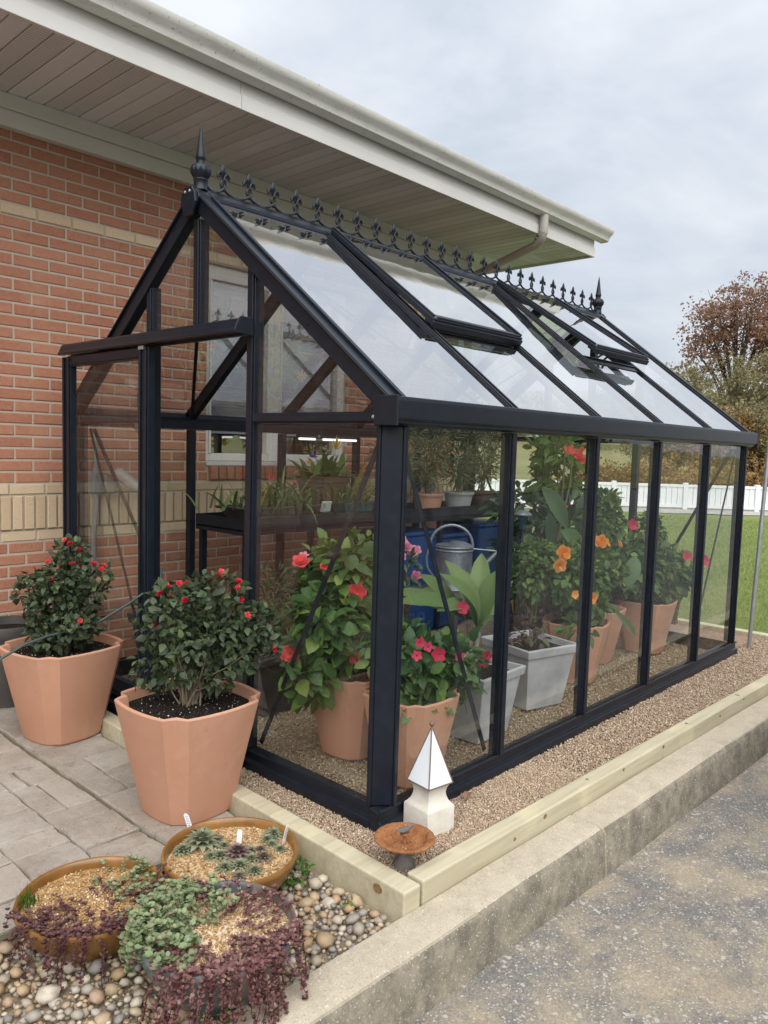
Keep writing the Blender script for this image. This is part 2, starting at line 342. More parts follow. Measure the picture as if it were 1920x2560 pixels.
t = NT('flaking_white_paint'); c = t.mix(t.ramp(t.noise(8, 6, .7), .45, .75), (.66, .63, .56), (.50, .46, .385)); c = t.mix(t.ramp(t.noise(24, 6, .75, dist=.5), .67, .71), c, (.21, .13, .085)); MT['oldwhite'] = t.fin(c, .7, .3, normal=t.bump(t.noise(40, 6, .7), .3, .006))
t = NT('opal_glass'); MT['mirror'] = t.fin(t.mix(t.noise(14, 3), (.66, .70, .76), (.78, .81, .84)), .12, .6)
MT['knot'] = PM('timber_knot', (.17, .095, .045), (.28, .17, .085), 90, rough=.8)
MT['lead'] = PM('lead_came', (.16, .115, .09), (.22, .15, .11), 60, rough=.6, metal=.3)
MT['grey_plastic'] = PM('grey_plastic', (.24, .25, .255), rough=.5)
MT['clear_plastic'] = PM('milky_plastic', (.52, .51, .52), (.42, .42, .44), 40, rough=.25, spec=.6)
MT['white_plastic'] = PM('white_plastic', (.78, .78, .77), rough=.4)
MT['hose'] = PM('green_hose', (.045, .075, .07), rough=.45)
MT['black_plastic'] = PM('black_plastic', (.018, .018, .019), rough=.5)
MT['ink'] = PM('blue_ink', (.05, .10, .30), rough=.6)
MT['green_sticker'] = PM('green_sticker', (.06, .42, .14), rough=.5)
t = NT('dumpster_blue'); c = t.mix(t.ramp(t.noise(4, 6, .7), .5, .75), (.010, .080, .30), (.02, .11, .36)); MT['dblue'] = t.fin(c, .45, .5)
MT['navy'] = PM('reflection_navy', (.008, .050, .19), rough=.45)  # blue of a mirrored container, put on the added boxes under the bench
MT['logo_red'] = PM('logo_red', (.42, .03, .03), rough=.5)
MT['white_paint'] = PM('white_paint', (.8, .8, .8), rough=.5)
MT['vinyl'] = PM('white_vinyl', (.74, .76, .79), (.68, .70, .73), 2, rough=.5)
t = NT('lit_tube'); em = t.n('Emission', Strength=.55, Color=(.95, .98, 1)); t.t.links.new(em.outputs[0], t.out.inputs['Surface']); MT['tube'] = t.m
MT['blind'] = PM('window_blind', (.60, .60, .64), rough=.6)
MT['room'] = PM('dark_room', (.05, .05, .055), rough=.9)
MT['drain_beige'] = PM('beige_downspout', (.47, .44, .39), (.42, .39, .35), 6, rough=.45)
# --- plants
MT['rose_leaf'] = leafmat('rose_leaf', (.034, .054, .028), (.088, .122, .058), (.15, .19, .08), .5, .2)
MT['hib_leaf'] = leafmat('hibiscus_leaf', (.045, .100, .030), (.13, .235, .060), (.24, .33, .08), .38, .35)
MT['lush_leaf'] = leafmat('lush_leaf', (.065, .130, .030), (.185, .305, .075), (.34, .43, .11), .45, .4)
MT['deep_leaf'] = leafmat('deep_green_leaf', (.026, .060, .022), (.085, .150, .048), None, .45, .2)
MT['big_leaf'] = leafmat('pale_broad_leaf', (.15, .235, .075), (.24, .33, .12), None, .5, .3)
MT['canna_leaf'] = leafmat('canna_leaf', (.10, .18, .08), (.17, .26, .12), None, .5, .25)
MT['narrow_leaf'] = leafmat('oleander_leaf', (.10, .125, .07), (.21, .23, .13), (.34, .24, .10), .6, .2)
MT['strap_leaf'] = leafmat('strap_leaf', (.065, .13, .035), (.21, .27, .10), (.45, .30, .06), .5, .25)
MT['sedum_green'] = leafmat('green_stonecrop', (.165, .225, .11), (.30, .36, .185), (.34, .21, .16), .5, .15)
MT['sedum_red'] = leafmat('burgundy_stonecrop', (.135, .045, .055), (.29, .155, .13), (.33, .30, .17), .5, .15)
MT['sedum_dark'] = leafmat('dark_purple_stonecrop', (.075, .028, .036), (.175, .075, .072), (.22, .12, .08), .5, .1)
MT['rosette'] = leafmat('houseleek', (.18, .215, .13), (.30, .325, .205), None, .5, .1)
MT['rosette_purple'] = leafmat('purple_houseleek', (.20, .17, .13), (.28, .23, .17), None, .5, .1)
MT['rosette_core'] = leafmat('purple_core', (.10, .035, .07), (.18, .08, .11), None, .5, .1)
MT['weed'] = leafmat('weed_leaf', (.055, .14, .02), (.12, .23, .04), None, .5, .25)
MT['coleus'] = leafmat('dark_coleus_leaf', (.045, .012, .016), (.085, .040, .028), (.10, .12, .03), .5, .15)
MT['pitcher'] = leafmat('pitcher_plant', (.40, .27, .04), (.24, .075, .02), (.30, .34, .05), .4, .25)
MT['stem'] = PM('green_stem', (.085, .10, .04), (.12, .09, .05), 30, rough=.7)
MT['twig'] = PM('woody_stem', (.13, .095, .06), (.20, .16, .11), 40, rough=.85)
MT['bark'] = PM('tree_bark', (.060, .050, .040), (.11, .095, .075), 9, rough=.95, bump=.6, bscale=20)
MT['trunk_grey'] = PM('grey_trunk', (.24, .22, .17), (.17, .15, .12), 40, rough=.8)
def petal(name, a, b, tr=.3):
    t = NT(name); return t.fin(t.ramp(t.rnd(), 0, 1, a, b), .5, .3, trans=tr)
MT['red_petal'] = petal('red_petal', (.48, .012, .030), (.72, .045, .065))
MT['coral_petal'] = petal('coral_petal', (.70, .055, .080), (.80, .14, .13))
MT['crimson_petal'] = petal('crimson_petal', (.36, .012, .045), (.60, .05, .11))
MT['orange_petal'] = petal('orange_petal', (.80, .30, .025), (.85, .42, .13))
MT['pink_petal'] = petal('pink_petal', (.62, .20, .30), (.75, .36, .44))
MT['purple_petal'] = petal('purple_petal', (.13, .05, .36), (.20, .09, .45))
MT['yellow_petal'] = petal('yellow_petal', (.62, .38, .02), (.70, .50, .06))
MT['rust_leaf'] = leafmat('rust_oak_leaf', (.25, .14, .095), (.42, .26, .175), (.46, .27, .12), .7, .4)
MT['olive_leaf'] = leafmat('olive_autumn_leaf', (.21, .195, .10), (.35, .31, .165), (.38, .27, .12), .7, .4)
MT['gold_leaf'] = leafmat('golden_shrub_leaf', (.26, .15, .05), (.38, .24, .085), (.20, .12, .06), .7, .25)
MT['green_tree'] = leafmat('dull_green_leaf', (.075, .085, .045), (.15, .15, .075), (.20, .16, .08), .7, .25)
# ================================================================== projection (only to rank pieces by the size they show)
def px(P):
    d = Vector(P) - Vector(CAMP); z = d.dot(cf)
    if z < .1: return None
    return 960 + FPX * d.dot(cr) / z, 1280 - FPX * d.dot(cu) / z

def shows(P, w, h):
    """rough size in the picture of a piece w x h at P, 0 when outside the frame"""
    q = px(P)
    if q is None or not (-30 < q[0] < 1950 and -30 < q[1] < 2590): return 0
    return w * h / (Vector(P) - Vector(CAMP)).length_squared

# ================================================================== brick building
YW = 2.70; PB = .0677; LB = .2032; J = .0115
XC = 3.87                                   # far corner of the wall
house = thing('brick_building', (0.5, YW, -.1), 'red brick building with buff brick bands, wide eaves and gutter behind the greenhouse', 'building')
WX0, WX1, WZ0, WZ1 = 1.06, 2.41, 1.262, 2.615   # window opening
m = MB()
for a in ((-3.2, -.3, WX0, 3.3), (WX1, -.3, XC - .008, 3.3), (WX0, -.3, WX1, WZ0), (WX0, WZ1, WX1, 3.3)):
    m.box(a[0], YW + .0055, a[1], a[2], YW + .25, a[3])
m.box(XC - .25, YW + .25, -.3, XC - .008, 7.5, 3.3)
wall = m.build('wall', MT['mortar'], house)

def brick_mesh(L, H, mat, d=.03, bv=.004):
    m = MB(); a = L / 2; b = H / 2
    v = [(x, d, z) for x, z in ((-a, -b), (a, -b), (a, b), (-a, b))] + [(x, bv, z) for x, z in ((-a, -b), (a, -b), (a, b), (-a, b))]
    a2 = a - bv; b2 = b - bv
    v += [(x, 0, z) for x, z in ((-a2, -b2), (a2, -b2), (a2, b2), (-a2, b2))]
    f = [(i, (i + 1) % 4, 4 + (i + 1) % 4, 4 + i) for i in range(4)] + [(4 + i, 4 + (i + 1) % 4, 8 + (i + 1) % 4, 8 + i) for i in range(4)] + [(8, 9, 10, 11)]
    m.add(v, f); return m
BR = []                                     # (x0, x1, z0, z1, kind, y offset, name)
def course(z0, h, off, kind, yo=0, pitch=LB, name='brick'):
    x = off - math.ceil((off + 3.2) / pitch) * pitch
    while x < XC:
        a, b = x + J / 2, x + pitch - J / 2; x += pitch
        a = max(a, -3.2); b = min(b, XC)
        if b - a < .02: continue
        segs = [(a, b)]
        if z0 + h > WZ0 - .005 and z0 < WZ1 - .02:
            segs = []
            if a < WX0: segs.append((a, min(b, WX0)))
            if b > WX1: segs.append((max(a, WX1), b))
        if name == 'brick' and z0 < 1.235 and z0 + h > 1.13:      # rowlock sill under the window
            segs = [q for s_ in segs for q in ((s_[0], min(s_[1], 1.075)), (max(s_[0], 2.395), s_[1])) if q[1] - q[0] > .02]
        for s_ in segs:
            if s_[1] - s_[0] > .02: BR.append((s_[0], s_[1], z0 + J / 2, z0 + h - J / 2, kind, yo, name))
zb = 1.058
course(zb, PB, -.05, 'buff', -.004)                                     # buff stretcher over the soldiers
k = 0; z = zb + PB
for k in range(22): course(z + k * PB, PB, -.017 if k % 2 == 0 else -.118, 'brick')
z = z + 22 * PB; course(z, PB, -.085, 'buff', -.004)
for k in range(6): course(z + (k + 1) * PB, PB, -.118 if k % 2 == 0 else -.017, 'brick')
course(zb - .203, .203, -.243, 'buff', -.012, .0655, 'soldier_brick')
course(zb - .203 - PB, PB, -.10, 'buff', 0)
for k in range(14): course(zb - .203 - PB * (2 + k), PB, -.06 if k % 2 == 0 else .04, 'brick')
xs = 1.08
while xs < 2.38:                                                        # rowlock sill bricks
    BR.append((xs + .005, xs + .0623, 1.137, 1.228, 'brick', -.035, 'sill_brick')); xs += PB
rank = sorted(range(len(BR)), key=lambda i: -shows(((BR[i][0] + BR[i][1]) / 2, YW, (BR[i][2] + BR[i][3]) / 2), BR[i][1] - BR[i][0], BR[i][3] - BR[i][2]))
cnt = {}; single = set()
for i in rank:
    nm = BR[i][6]
    if cnt.get(nm, 0) < (300 if nm == 'brick' else 90): single.add(i); cnt[nm] = cnt.get(nm, 0) + 1
cache = {}; rest = {'brick': [MB(), []], 'buff': [MB(), []]}
rg = random.Random(5)
for i, (a, b, z0, z1, kd, yo, nm) in enumerate(BR):
    L, H = round(b - a, 3), round(z1 - z0, 3); c = ((a + b) / 2, YW + yo + rg.uniform(-.0015, .0015), (z0 + z1) / 2)
    d = .06 if nm == 'sill_brick' else .03
    if i in single:
        if (L, H, kd, d) not in cache: cache[(L, H, kd, d)] = brick_mesh(L, H, None, d).mesh(nm, MT[kd])
        link_mesh(nm, cache[(L, H, kd, d)], wall, c, (0, rg.uniform(-.004, .004), 0))
    else:
        bm_ = brick_mesh(L, H, None, d); M_, R_ = rest[kd]
        M_.add([(p[0] + c[0], p[1] + c[1], p[2] + c[2]) for p in bm_.v], bm_.f); R_ += [rg.random()] * len(bm_.f)
for kd, (M_, R_) in rest.items():
    me = M_.mesh('more_bricks', MT[kd]); at = me.attributes.new('rnd', 'FLOAT', 'FACE'); at.data.foreach_set('value', R_)
    tag(link_mesh('more_bricks', me, wall), kind='stuff')

# window
win = MB(); fr = .045; YG = YW + .075
for a in ((WX0, WZ0, WX0 + fr, WZ1), (WX1 - fr - .02, WZ0, WX1, WZ1), (1.632, WZ0 + .001, 1.735, WZ1 - .001), (WX0 + fr, WZ0 + .002, 1.632, WZ0 + .055), (1.735, WZ0 + .002, WX1 - fr - .02, WZ0 + .055), (WX0 + fr, WZ1 - .10, 1.632, WZ1 - .003), (1.735, WZ1 - .10, WX1 - fr - .02, WZ1 - .003)):
    win.box(a[0], YG - .035, a[1], a[2], YG + .03, a[3])
for a in ((1.672, WZ0 + .003, 1.695, WZ1 - .003), (WX0 + fr + .001, WZ0 + .055, WX0 + fr + .018, WZ1 - .1), (1.614, WZ0 + .055, 1.631, WZ1 - .1), (1.736, WZ0 + .055, 1.753, WZ1 - .1), (WX1 - .083, WZ0 + .055, WX1 - .066, WZ1 - .1)):
    win.box(a[0], YG - .045, a[1], a[2], YG + .01, a[3])
window = win.build('window', MT['trim'], house, bevel=.003)
MB().box(WX0, YW - .012, WZ0 - .03, WX1, YG + .03, WZ0 - .002).build('window_sill', MT['trim'], window, bevel=.003)
MB().box(WX0 + fr, YG, WZ0 + .055, 1.632, YG + .004, WZ1 - .10).build('pane', MT['winglass'], window)
MB().box(1.735, YG, WZ0 + .055, WX1 - fr - .02, YG + .004, WZ1 - .10).build('pane', MT['winglass'], window)
for x0, x1 in ((WX0 + fr, 1.632), (1.735, WX1 - .065)):
    m = MB(); zz = 1.47
    while zz < WZ1 - .1:
        m.obox(((x0 + x1) / 2, YG + .06, zz), ((x1 - x0) / 2 - .004, 0, 0), (0, .0035, .0118), (0, -.0008, .0003)); zz += .021
    tag(m.build('window_blind', MT['blind'], window), kind='stuff')
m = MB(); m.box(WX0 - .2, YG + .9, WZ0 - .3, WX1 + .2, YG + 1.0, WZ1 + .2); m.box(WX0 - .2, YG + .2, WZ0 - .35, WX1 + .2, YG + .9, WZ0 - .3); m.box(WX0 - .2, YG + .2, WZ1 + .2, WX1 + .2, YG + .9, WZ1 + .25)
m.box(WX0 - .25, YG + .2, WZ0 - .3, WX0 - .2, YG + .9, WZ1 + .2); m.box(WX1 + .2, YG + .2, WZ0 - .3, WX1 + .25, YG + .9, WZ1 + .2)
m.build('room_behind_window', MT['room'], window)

# eaves: frieze, soffit strips, fascia, gutter, downspout, roof
YF = 1.775; XE = 4.66; ZS = 3.235
m = MB(); m.box(-3.2, 2.625, 3.155, XC + .072, YW, ZS); m.box(-3.2, 2.64, 3.065, XC + .06, YW - .001, 3.153); m.box(XC - .01, YW, 3.065, XC + .06, 7.5, ZS)
m.build('frieze', MT['trim'], house, bevel=.003)
soff = MB().box(-3.2, YF + .02, ZS + .012, XE - .02, YW + .2, ZS + .02).box(XC - .2, YW + .2, ZS + .012, XE - .02, 7.5, ZS + .02).build('soffit', MT['soffit'], house)
def strip(poly, mat):
    m = MB(); n = len(poly); v = [(x, y, ZS) for x, y in poly] + [(x, y, ZS + .011) for x, y in poly]
    m.add(v, [tuple(range(n)), tuple(reversed(range(n, 2 * n)))] + [(i, (i + 1) % n, n + (i + 1) % n, n + i) for i in range(n)])
    return m.build('soffit_panel', mat, soff, bevel=.003)
ym = lambda x: 2.7 - (x - XC) * (2.7 - YF) / (XE - XC)
i = 0; x = -.271 - 29 * .0997
while x < XE - .02:
    a, b = x + .0035, min(x + .0997 - .0035, XE - .015)
    mt = MT['vented'] if (i - 29) % 4 in (2, 3) else MT['soffit']
    ya, yb = (2.63 if a < XC else ym(a)), (2.63 if b < XC else ym(b))
    if min(ya, yb) > YF + .03: strip([(a, YF + .012), (b, YF + .012), (b, yb), (a, ya)], mt)
    x += .0997; i += 1
y = YF + .03; i = 0
while y < 4.2:
    a, b = y + .0035, y + .0997 - .0035; xm = lambda yy: max(XC + .062, XC + (2.7 - yy) * (XE - XC) / (2.7 - YF) + .008)
    strip([(xm(a), a), (XE - .012, a), (XE - .012, b), (xm(b), b)], MT['vented'] if i % 4 in (2, 3) else MT['soffit']); y += .0997; i += 1
for a, b in ((-3.2, .6315), (.6345, XE - .35), (XE - .347, XE + .012)):
    MB().extr([(YF - .012, 3.215), (YF + .012, 3.215), (YF + .012, 3.45), (YF, 3.45), (YF, 3.30), (YF - .004, 3.297), (YF - .012, 3.29)], 'x', a, b).build('fascia', MT['trim'], house, bevel=.002)
MB().box(XE - .012, YF + .013, 3.215, XE + .012, 7.5, 3.45).build('fascia', MT['trim'], house, bevel=.003)
gp = [(1.776, 3.362), (1.715, 3.362), (1.700, 3.372), (1.694, 3.392), (1.684, 3.408), (1.662, 3.424), (1.648, 3.444), (1.646, 3.466), (1.654, 3.471), (1.660, 3.466), (1.656, 3.462), (1.656, 3.446), (1.668, 3.430), (1.690, 3.414), (1.702, 3.394), (1.708, 3.376), (1.718, 3.368), (1.770, 3.368), (1.770, 3.45), (1.776, 3.45)]
gp = [(yy - .014, zz) for yy, zz in gp]
gut = MB().extr(gp, 'x', -3.2, 4.775).build('gutter', MT['gutter'], house, smooth=35)
MB().extr([gp[0], gp[1], gp[2], gp[3], gp[4], gp[5], gp[6], gp[7], (1.762, 3.462)], 'x', 4.7752, 4.779).build('end_cap', MT['gutter'], gut)
m = MB().add([(-3.4, 1.66, 3.475), (4.80, 1.66, 3.475), (4.80, 7.5, 3.475), (1.4, 5.0, 5.1), (-3.4, 5.0, 5.1)], [(0, 1, 3, 4), (1, 2, 3)])
m.v += [(a, b, c_ - .02) for a, b, c_ in m.v]; m.f += [(5, 9, 8, 6), (6, 8, 7), (0, 5, 6, 1)]
m.build('roof', MT['shingle'], house)
dsp = MB()
def dbar(pts, w=.062, d=.05):
    for a, b in zip(pts[:-1], pts[1:]): dsp.bar(a, b, (0, 1, .01), w, d)
path = [(3.70, 1.722, 3.362), (3.70, 1.722, 3.235), (3.71, 1.735, 3.195), (3.735, 1.775, 3.165), (3.765, 1.83, 3.15)]
dsp.tube(path + [(3.93, 2.60, 3.02), (3.945, 2.65, 2.97), (3.945, 2.655, 2.88), (3.945, 2.655, .05)], .036, 8)
for q in range(5):
    p_ = Vector(path[1]).lerp(Vector(path[4]), q / 4.0); dsp.tube([p_ + Vector((0, -.004, .006)), p_ + Vector((.004, .008, -.006))], .040, 8)
down = dsp.build('downspout', MT['drain_beige'], house, smooth=50)

# wall fittings
j = thing('junction_box', (.28, YW, 1.0), 'grey electrical boxes with conduit fixed to the brick wall', 'junction box')
MB().box(.212, YW - .075, 1.064, .277, YW - .001, 1.182).build('box', MT['grey_plastic'], j, bevel=.005)
MB().box(.281, YW - .085, 1.060, .348, YW - .001, 1.178).build('cover_box', MT['grey_plastic'], j, bevel=.006)
MB().lathe([(0, 0), (.021, 0), (.021, .03), (.017, .034), (.017, .045), (0, .045)], (.247, YW - .035, 1.182), 14).build('conduit_fitting', MT['grey_plastic'], j, smooth=40)
MB().tube([(.247, YW - .035, 1.227), (.247, YW - .033, 1.33), (.25, YW - .01, 1.42)], .0125, 8).build('conduit', MT['grey_plastic'], j, smooth=50)
MB().lathe([(0, 0), (.017, 0), (.024, .012), (.024, .03), (0, .03)], (.25, YW - .035, 1.033), 14).build('conduit_fitting', MT['grey_plastic'], j, smooth=40)
MB().tube([(.25, YW - .035, 1.035), (.247, YW - .03, .95), (.236, YW - .022, .82), (.232, YW - .02, .3), (.232, YW - .02, -.1)], .018, 10).build('conduit', MT['grey_plastic'], j, smooth=50)
fl = thing('wall_lamp', (.35, YW - .08, 1.15), 'milky plastic angled lamp head sticking out beside the grey boxes', 'wall lamp')
MB().tube([(.30, YW - .088, 1.185), (.33, YW - .11, 1.20), (.345, YW - .12, 1.19)], .018, 8).build('arm', MT['grey_plastic'], fl, smooth=50)
MB().tube([(.335, YW - .115, 1.205), (.342, YW - .125, 1.197), (.43, YW - .18, 1.105), (.44, YW - .185, 1.094)], [.02, .036, .038, .03], 12).build('lamp_head', MT['clear_plastic'], fl, smooth=50)

# ================================================================== ground
SL = -.028                                         # kerb and long timber run a little askew to the greenhouse
ky = lambda x, y0: y0 + SL * (x + .5)
def sheet(name, corners, z, mat, kind='structure'):
    me = bpy.data.meshes.new(name); me.from_pydata([(x, y, z) for x, y in corners], [], [tuple(range(len(corners)))]); me.update(); me.materials.append(mat)
    if me.polygons[0].normal.z < 0: me.flip_normals()
    o = bpy.data.objects.new(name, me); COL.objects.link(o); o['kind'] = kind; return o
sheet('ground', [(-900, -900), (900, -900), (900, 900), (-900, 900)], -.62, MT['hill'])
ZR = -.245
sheet('road', [(-40, ky(-40, -.49)), (-40, -15), (70, -15), (70, ky(70, -.49))], ZR, MT['asphalt'])
# kerb sections
kerb = thing('kerb', (0, -.45, ZR), kind='structure')
ks = [-9.0, -6.0, -3.05, .735, 3.37, 6.4, 9.5, 12.6, 16, 22]
ks = [-9.0, -6.1, -3.0, .705, 3.36, 6.4, 9.5, 12.6, 16, 22, 28]
for a, b in zip(ks[:-1], ks[1:]):
    m = MB(); a += .004; b -= .004
    prof = [(-.352, -.40), (-.352, -.052), (-.362, -.050), (-.465, -.053), (-.490, -.062), (-.503, -.082), (-.516, -.26), (-.516, -.40)]
    n = len(prof); N = max(2, int((b - a) / .25)); vs = []
    rr_ = random.Random(int(a * 100))
    for q in range(N + 1):
        x = a + (b - a) * q / N
        for yy, zz in prof: vs.append((x, yy + SL * (x + .5) + (rr_.uniform(-.002, .002) if zz > -.3 else 0), zz + (rr_.uniform(-.0015, .0015) if zz > -.2 else 0)))
    fs = [(q * n + i, q * n + (i + 1) % n, (q + 1) * n + (i + 1) % n, (q + 1) * n + i) for q in range(N) for i in range(n)] + [tuple(range(n)), tuple(reversed(range(N * n, N * n + n)))]
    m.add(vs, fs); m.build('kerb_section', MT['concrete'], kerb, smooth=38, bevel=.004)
# timber edging
def timber(a, b, z0, z1, w, inward, label):
    a = Vector(a); b = Vector(b); d = (b - a).normalized(); s_ = Vector(inward)
    m = MB(); m.obox((a + b) / 2 + s_ * w / 2 + Vector((0, 0, (z0 + z1) / 2)), d * (b - a).length / 2, s_ * w / 2, Vector((0, 0, (z1 - z0) / 2)))
    o = m.build('landscape_timber', MT['timber'], bevel=.006, seg=2); tag(o, label, 'timber'); return o
tl = timber((-.185, ky(-.185, -.348), 0), (4.45, ky(4.45, -.348), 0), -.10, .022, .072, (-SL, 1, 0), 'long pale timber edging laid along the concrete kerb')
tg = timber((-.279, ky(-.28, -.352), 0), (-.20, 2.62, 0), -.12, .020, .078, (1, -.03, 0), 'shorter pale timber edging between gravel strip and patio, knotty end by the pebbles')
tf = timber((4.455, ky(4.45, -.348) + .01, 0), (4.455, 2.62, 0), -.10, .020, .085, (-1, 0, 0), 'timber edging across the far end of the gravel, next to the lawn')

def knot(parent, p, nrm_, r_):
    nrm_ = Vector(nrm_).normalized(); ax = Vector((1, 0, 0)) if abs(nrm_.x) < .6 else Vector((0, 1, 0)); ay = nrm_.cross(ax).normalized(); ax = ay.cross(nrm_); p = Vector(p); m = MB()
    n_ = 14; v = [p + nrm_ * .0012 + ax * r_ * 1.25 * math.cos(2 * PI * i / n_) + ay * r_ * math.sin(2 * PI * i / n_) for i in range(n_)]
    v += [q - nrm_ * .004 for q in v]; m.add(v, [tuple(range(n_))] + [(i, (i + 1) % n_, n_ + (i + 1) % n_, n_ + i) for i in range(n_)]); m.build('knot', MT['knot'], parent)
for x, zz, r_ in ((.32, -.02, .006), (.52, .0, .009), (1.15, .004, .007), (1.55, .002, .008), (2.25, -.01, .007), (2.6, .008, .006)): knot(tl, (x, ky(x, -.348), zz), (0, -1, 0), r_)
knot(tg, (-.2778, -.245, -.012), (-1, 0, 0), .015)
for x, r_ in ((.9, .006), (1.9, .008)): knot(tl, (x, ky(x, -.31), .022), (0, 0, 1), r_)
# gravel strip round the greenhouse and floor inside it
RNG = np.random.default_rng(7)
gb = sheet('gravel_bed', [(-.235, -.31), (4.42, -.44), (4.42, 2.69), (-.15, 2.69)], -.018, MT['gravelbed'])
def chips(n, xr, yr, zf, smin, smax, mat, name, parent=None, ok=None, rng=RNG):
    x = rng.uniform(*xr, n); y = rng.uniform(*yr, n)
    if ok is not None:
        k_ = ok(x, y); x, y = x[k_], y[k_]
    n = len(x); s_ = rng.uniform(smin, smax, n)
    base = np.array([(1, 0, 0), (-1, 0, 0), (0, 1, 0), (0, -1, 0), (0, 0, 1), (0, 0, -1)], float)
    T0 = np.array([(0, 2, 4), (2, 1, 4), (1, 3, 4), (3, 0, 4), (2, 0, 5), (1, 2, 5), (3, 1, 5), (0, 3, 5)])
    B = base[None] * rng.uniform(.55, 1.2, (n, 6, 1)) + rng.normal(0, .22, (n, 6, 3)); B[:, :, 2] *= .7
    q = rng.normal(size=(n, 4)); q /= np.linalg.norm(q, axis=1)[:, None]; w, a, b, c = q.T
    R = np.stack([1 - 2 * (b * b + c * c), 2 * (a * b - c * w), 2 * (a * c + b * w), 2 * (a * b + c * w), 1 - 2 * (a * a + c * c), 2 * (b * c - a * w), 2 * (a * c - b * w), 2 * (b * c + a * w), 1 - 2 * (a * a + b * b)], -1).reshape(n, 3, 3)
    V = np.einsum('nij,nkj->nki', R, B) * s_[:, None, None] * .5
    zz = zf(x, y) if callable(zf) else np.full(n, zf)
    V += np.stack([x, y, zz + rng.uniform(-.3, .5, n) * s_], -1)[:, None]
    T = T0[None] + (np.arange(n) * 6)[:, None, None]
    me = np_mesh(name, V.reshape(-1, 3), T.reshape(-1, 3), mat, np.repeat(rng.random(n), 8))
    o = link_mesh(name, me, parent); o['kind'] = 'stuff'; return o
inb = lambda x, y: (y > -.262 + SL * (x + .5)) & (x > -.185 + .03 * (y + .35)) & ~((x > -.02) & (y > .03))
chips(40000, (-.2, 1.0), (-.32, .06), -.014, .006, .0125, MT['chip'], 'crushed_gravel', gb, inb)
chips(42000, (1.0, 4.40), (-.42, .04), -.014, .007, .0150, MT['chip'], 'crushed_gravel', gb, inb)
chips(12000, (-.2, .0), (.06, 1.3), -.014, .006, .0125, MT['chip'], 'crushed_gravel', gb, inb)
chips(30000, (.03, 1.5), (.03, 1.5), -.012, .007, .0135, MT['chip2'], 'crushed_gravel', gb, lambda x, y: x + y < 2.2)
chips(12000, (1.5, 3.66), (.03, .6), -.012, .008, .016, MT['chip2'], 'crushed_gravel', gb)

rgk = np.random.default_rng(12)
road_ = bpy.data.objects['road']
chips(2600, (-1.6, 4.5), (-.62, -.5), ZR + .001, .002, .007, MT['chip2'], 'road_grit', road_, lambda x, y: (y < -.525 + SL * (x + .5)) & (rgk.random(len(y)) < np.exp((y + .52 - SL * (x + .5)) / .035)), rgk)
chips(900, (-1.6, 4.0), (-1.5, -.55), ZR + .001, .002, .008, MT['chip2'], 'road_grit', road_, None, rgk)
# patio pavers
PZ = -.05
patio = sheet('patio', [(-6, .40), (-.285, .40), (-.20, 2.70), (-6, 2.70)], PZ - .018, MT['joint'])
pv_cache = {}
def paver(x0, y0, x1, y1, dz=0, tilt=(0, 0)):
    L, H = x1 - x0 - .005, y1 - y0 - .005
    key = (round(L, 2), round(H, 2))
    if key not in pv_cache:
        rr_ = random.Random(hash(key) & 255); a, b = L / 2, H / 2; N = 4; ring = []
        for (xa, ya), (xb, yb) in (((-a, -b), (a, -b)), ((a, -b), (a, b)), ((a, b), (-a, b)), ((-a, b), (-a, -b))):
            for q in range(N):
                f = q / N; k_ = .004; ring.append((xa + (xb - xa) * f + rr_.uniform(-k_, k_), ya + (yb - ya) * f + rr_.uniform(-k_, k_)))
        n = len(ring); sc2 = lambda p, d: (p[0] * (1 - d / a), p[1] * (1 - d / b))
        m = MB(); v = [(x, y, -.05) for x, y in ring] + [(x, y, -.007 + rr_.uniform(-.002, .001)) for x, y in ring] + [sc2(p, .006) + (rr_.uniform(-.0015, .001),) for p in ring] + [(0, 0, 0)]
        f = [(i, (i + 1) % n, n + (i + 1) % n, n + i) for i in range(n)] + [(n + i, n + (i + 1) % n, 2 * n + (i + 1) % n, 2 * n + i) for i in range(n)] + [(2 * n + i, 2 * n + (i + 1) % n, 3 * n) for i in range(n)]
        m.add(v, f); pv_cache[key] = m.mesh('paver', MT['paver'], 40)
    link_mesh('paver', pv_cache[key], patio, ((x0 + x1) / 2, (y0 + y1) / 2, PZ + dz), tilt + (0,))
rp_ = random.Random(11)
# strip beside the timber
yy = .415; rows = [.205, .20, .215, .21, .205, .21, .205, .215, .21, .205, .205]
for h in rows:
    xe = -.289 + .03 * (yy + .35) ; x = xe; xl = -.562
    cut = rp_.choice([.0, .12, .19])
    if cut: paver(x - cut, yy, x, yy + h, rp_.uniform(-.003, .003)); x -= cut
    paver(xl, yy, x, yy + h, rp_.uniform(-.003, .004), (rp_.uniform(-.006, .006), rp_.uniform(-.008, .008)))
    yy += h
